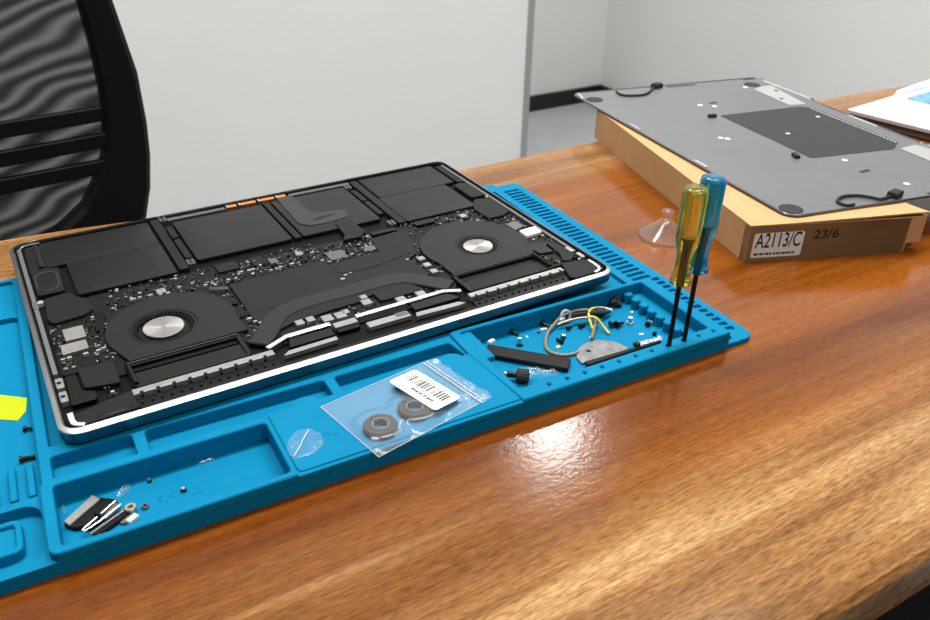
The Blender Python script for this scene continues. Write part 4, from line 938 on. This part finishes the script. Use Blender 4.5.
# thumb knob
kn = thing('thumb_screw', 'black knurled thumb screw lying in the near left corner of the screw tray', 'screw', FP(240.2, 32.6, F), TH + math.radians(-38))
bm = bmesh.new(); tube(bm, [(0, 0, 4.3), (6, 0, 4.3)], 1.9, 12); finish(bm, 'shank', M['shaft'], kn)
bm = bmesh.new(); n = 36
ringz = []
for x, r in ((5.5, 3.6), (6.2, 4.3), (12.4, 4.3), (13.2, 3.6)):
    ringz.append([bm.verts.new((x * MM, r * (1 if k % 2 else 0.93) * math.cos(2 * PI * k / n) * MM, (4.3 + r * (1 if k % 2 else 0.93) * math.sin(2 * PI * k / n)) * MM)) for k in range(n)])
for a, b in zip(ringz, ringz[1:]):
    for k in range(n): bm.faces.new((a[k], a[(k + 1) % n], b[(k + 1) % n], b[k]))
bm.faces.new(ringz[0][::-1]); bm.faces.new(ringz[-1]); finish(bm, 'knurled_head', M['rubber'], kn)
bm = bmesh.new(); tube(bm, [(-1.6, 0, 4.3), (0.2, 0, 4.3)], 1.2, 10); finish(bm, 'tip', M['steel'], kn)
# loose screws and bits
screw('black screw standing in the back left corner of the screw tray', 243.6, 72.6, F, 30, 4.0, 1.0, 2.0, 'gloss', stand=True)
screw('black screw against the back wall of the screw tray, second from the left', 269.0, 75.4, F, -60, 4.5, 1.0, 1.9)
screw('black screw against the back wall, right of the brown loop start', 292.6, 75.0, F, -70, 5.0, 1.0, 1.9)
screw('silver and black screw standing between the black bar and the back wall', 266.8, 61.2, F, 20, 5.5, 1.2, 2.2, 'gloss', stand=True)
screw('black screw with a bright tip right of the yellow wire end', 330.8, 52.2, F, -10, 5.5, 1.3, 2.3)
screw('black screw lying against the bright screw right of the yellow wire', 334.0, 49.8, F, 5, 5.0, 1.2, 2.5)
screw('bright steel screw standing in the middle right of the screw tray', 346.2, 50.4, F, 0, 4.4, 1.7, 2.5, 'steel', stand=True)
screw('black screw near the row of blue pegs', 353.0, 41.0, F, 25, 3.5, 1.1, 1.9)
screw('silver tipped screw beside the row of blue pegs', 357.2, 41.2, F, 80, 3.5, 1.0, 1.6, 'steel')
screw('small black screw near the front right corner of the screw tray', 350.0, 30.4, F, 30, 2.2, 0.9, 1.4)
screw('black screw inside the brown cable loop, upper one', 296.4, 55.6, F, 0, 2.5, 1.2, 1.9, 'gloss', stand=True)
screw('black screw inside the brown cable loop, lower one', 291.6, 49.6, F, 100, 4.0, 1.1, 1.8)
screw('black screw under the clear clip', 303.5, 61.6, F, 10, 3.0, 1.0, 1.6)
screw('dark screw right of the clear clip under the cable', 312.0, 59.8, F, 12, 4.0, 1.0, 1.6)
def bit(label, s, t, z, d, w, h, a, m='white', name='plastic_chip'):
    bm = bmesh.new(); obox(bm, (0, 0), d, w, h, a, 0, min(h, w) * 0.2); o = finish(bm, name, M[m], None, FP(s, t, z), TH); tag(o, label, 'plastic fragment', 'plastic fragments in the screw tray'); return o
bit('white plastic fragment behind the left end of the black bar', 252.2, 71.8, F, 5.0, 2.6, 2.2, 15)
bit('thin white fragment by the back wall left of the cable loop', 290.6, 69.6, F, 4.4, 1.6, 0.9, -10)
bit('white spade shaped fragment under the clear clip', 305.6, 62.8, F, 3.2, 2.2, 1.0, -60)
bit('pale yellow fragment inside the brown cable loop', 287.0, 47.6, F, 3.4, 2.2, 1.0, 20, 'ywire')
bit('small white fragment left of the grey pick top', 311.5, 47.2, F, 1.8, 1.2, 0.8, 30)
bit('white fragment in front of the blue pegs', 343.7, 35.2, F, 2.8, 1.8, 1.0, -20)
bit('tiny white fragment beneath the second blue peg', 356, 60.5, F, 2.0, 1.4, 0.8, 0)
bit('tiny black fragment left of the cable loop', 285.6, 69.4 - 1.6, F, 1.8, 1.4, 0.8, 0, 'rubber')
bit('tiny white fragment in the back of the screw tray', 275.8, 66.6, F, 1.0, 2.2, 0.9, 0)
# clump of black foam in the far corner
rng = random.Random(5); bm = bmesh.new()
for k in range(26):
    x, y = 351.5 + rng.uniform(-3.6, 3.6), 73.6 + rng.uniform(-3.4, 3.0); r = rng.uniform(1.0, 2.1)
    bmesh.ops.create_icosphere(bm, subdivisions=1, radius=r * MM, matrix=Matrix.Translation((x * MM, y * MM, (r * 0.9 + rng.uniform(0, 3.2)) * MM)))
o = finish(bm, 'foam_clump', M['rubber'], None, FPR(0, 0, F), TH); tag(o, 'ragged clump of black foam in the far right corner of the screw tray', 'foam')
bm = bmesh.new()
for k in range(150):
    x = rng.uniform(331, 353); y = rng.uniform(24.6, 28.5); a = rng.uniform(0.25, 0.7)
    obox(bm, (x, y), a * 1.6, a, a * 0.7, rng.uniform(0, 180), 0)
o = finish(bm, 'dust', M['white'], None, FPR(0, 0, F), TH); tag(o, 'line of white dust along the front wall of the screw tray', 'dust'); o['kind'] = 'stuff'
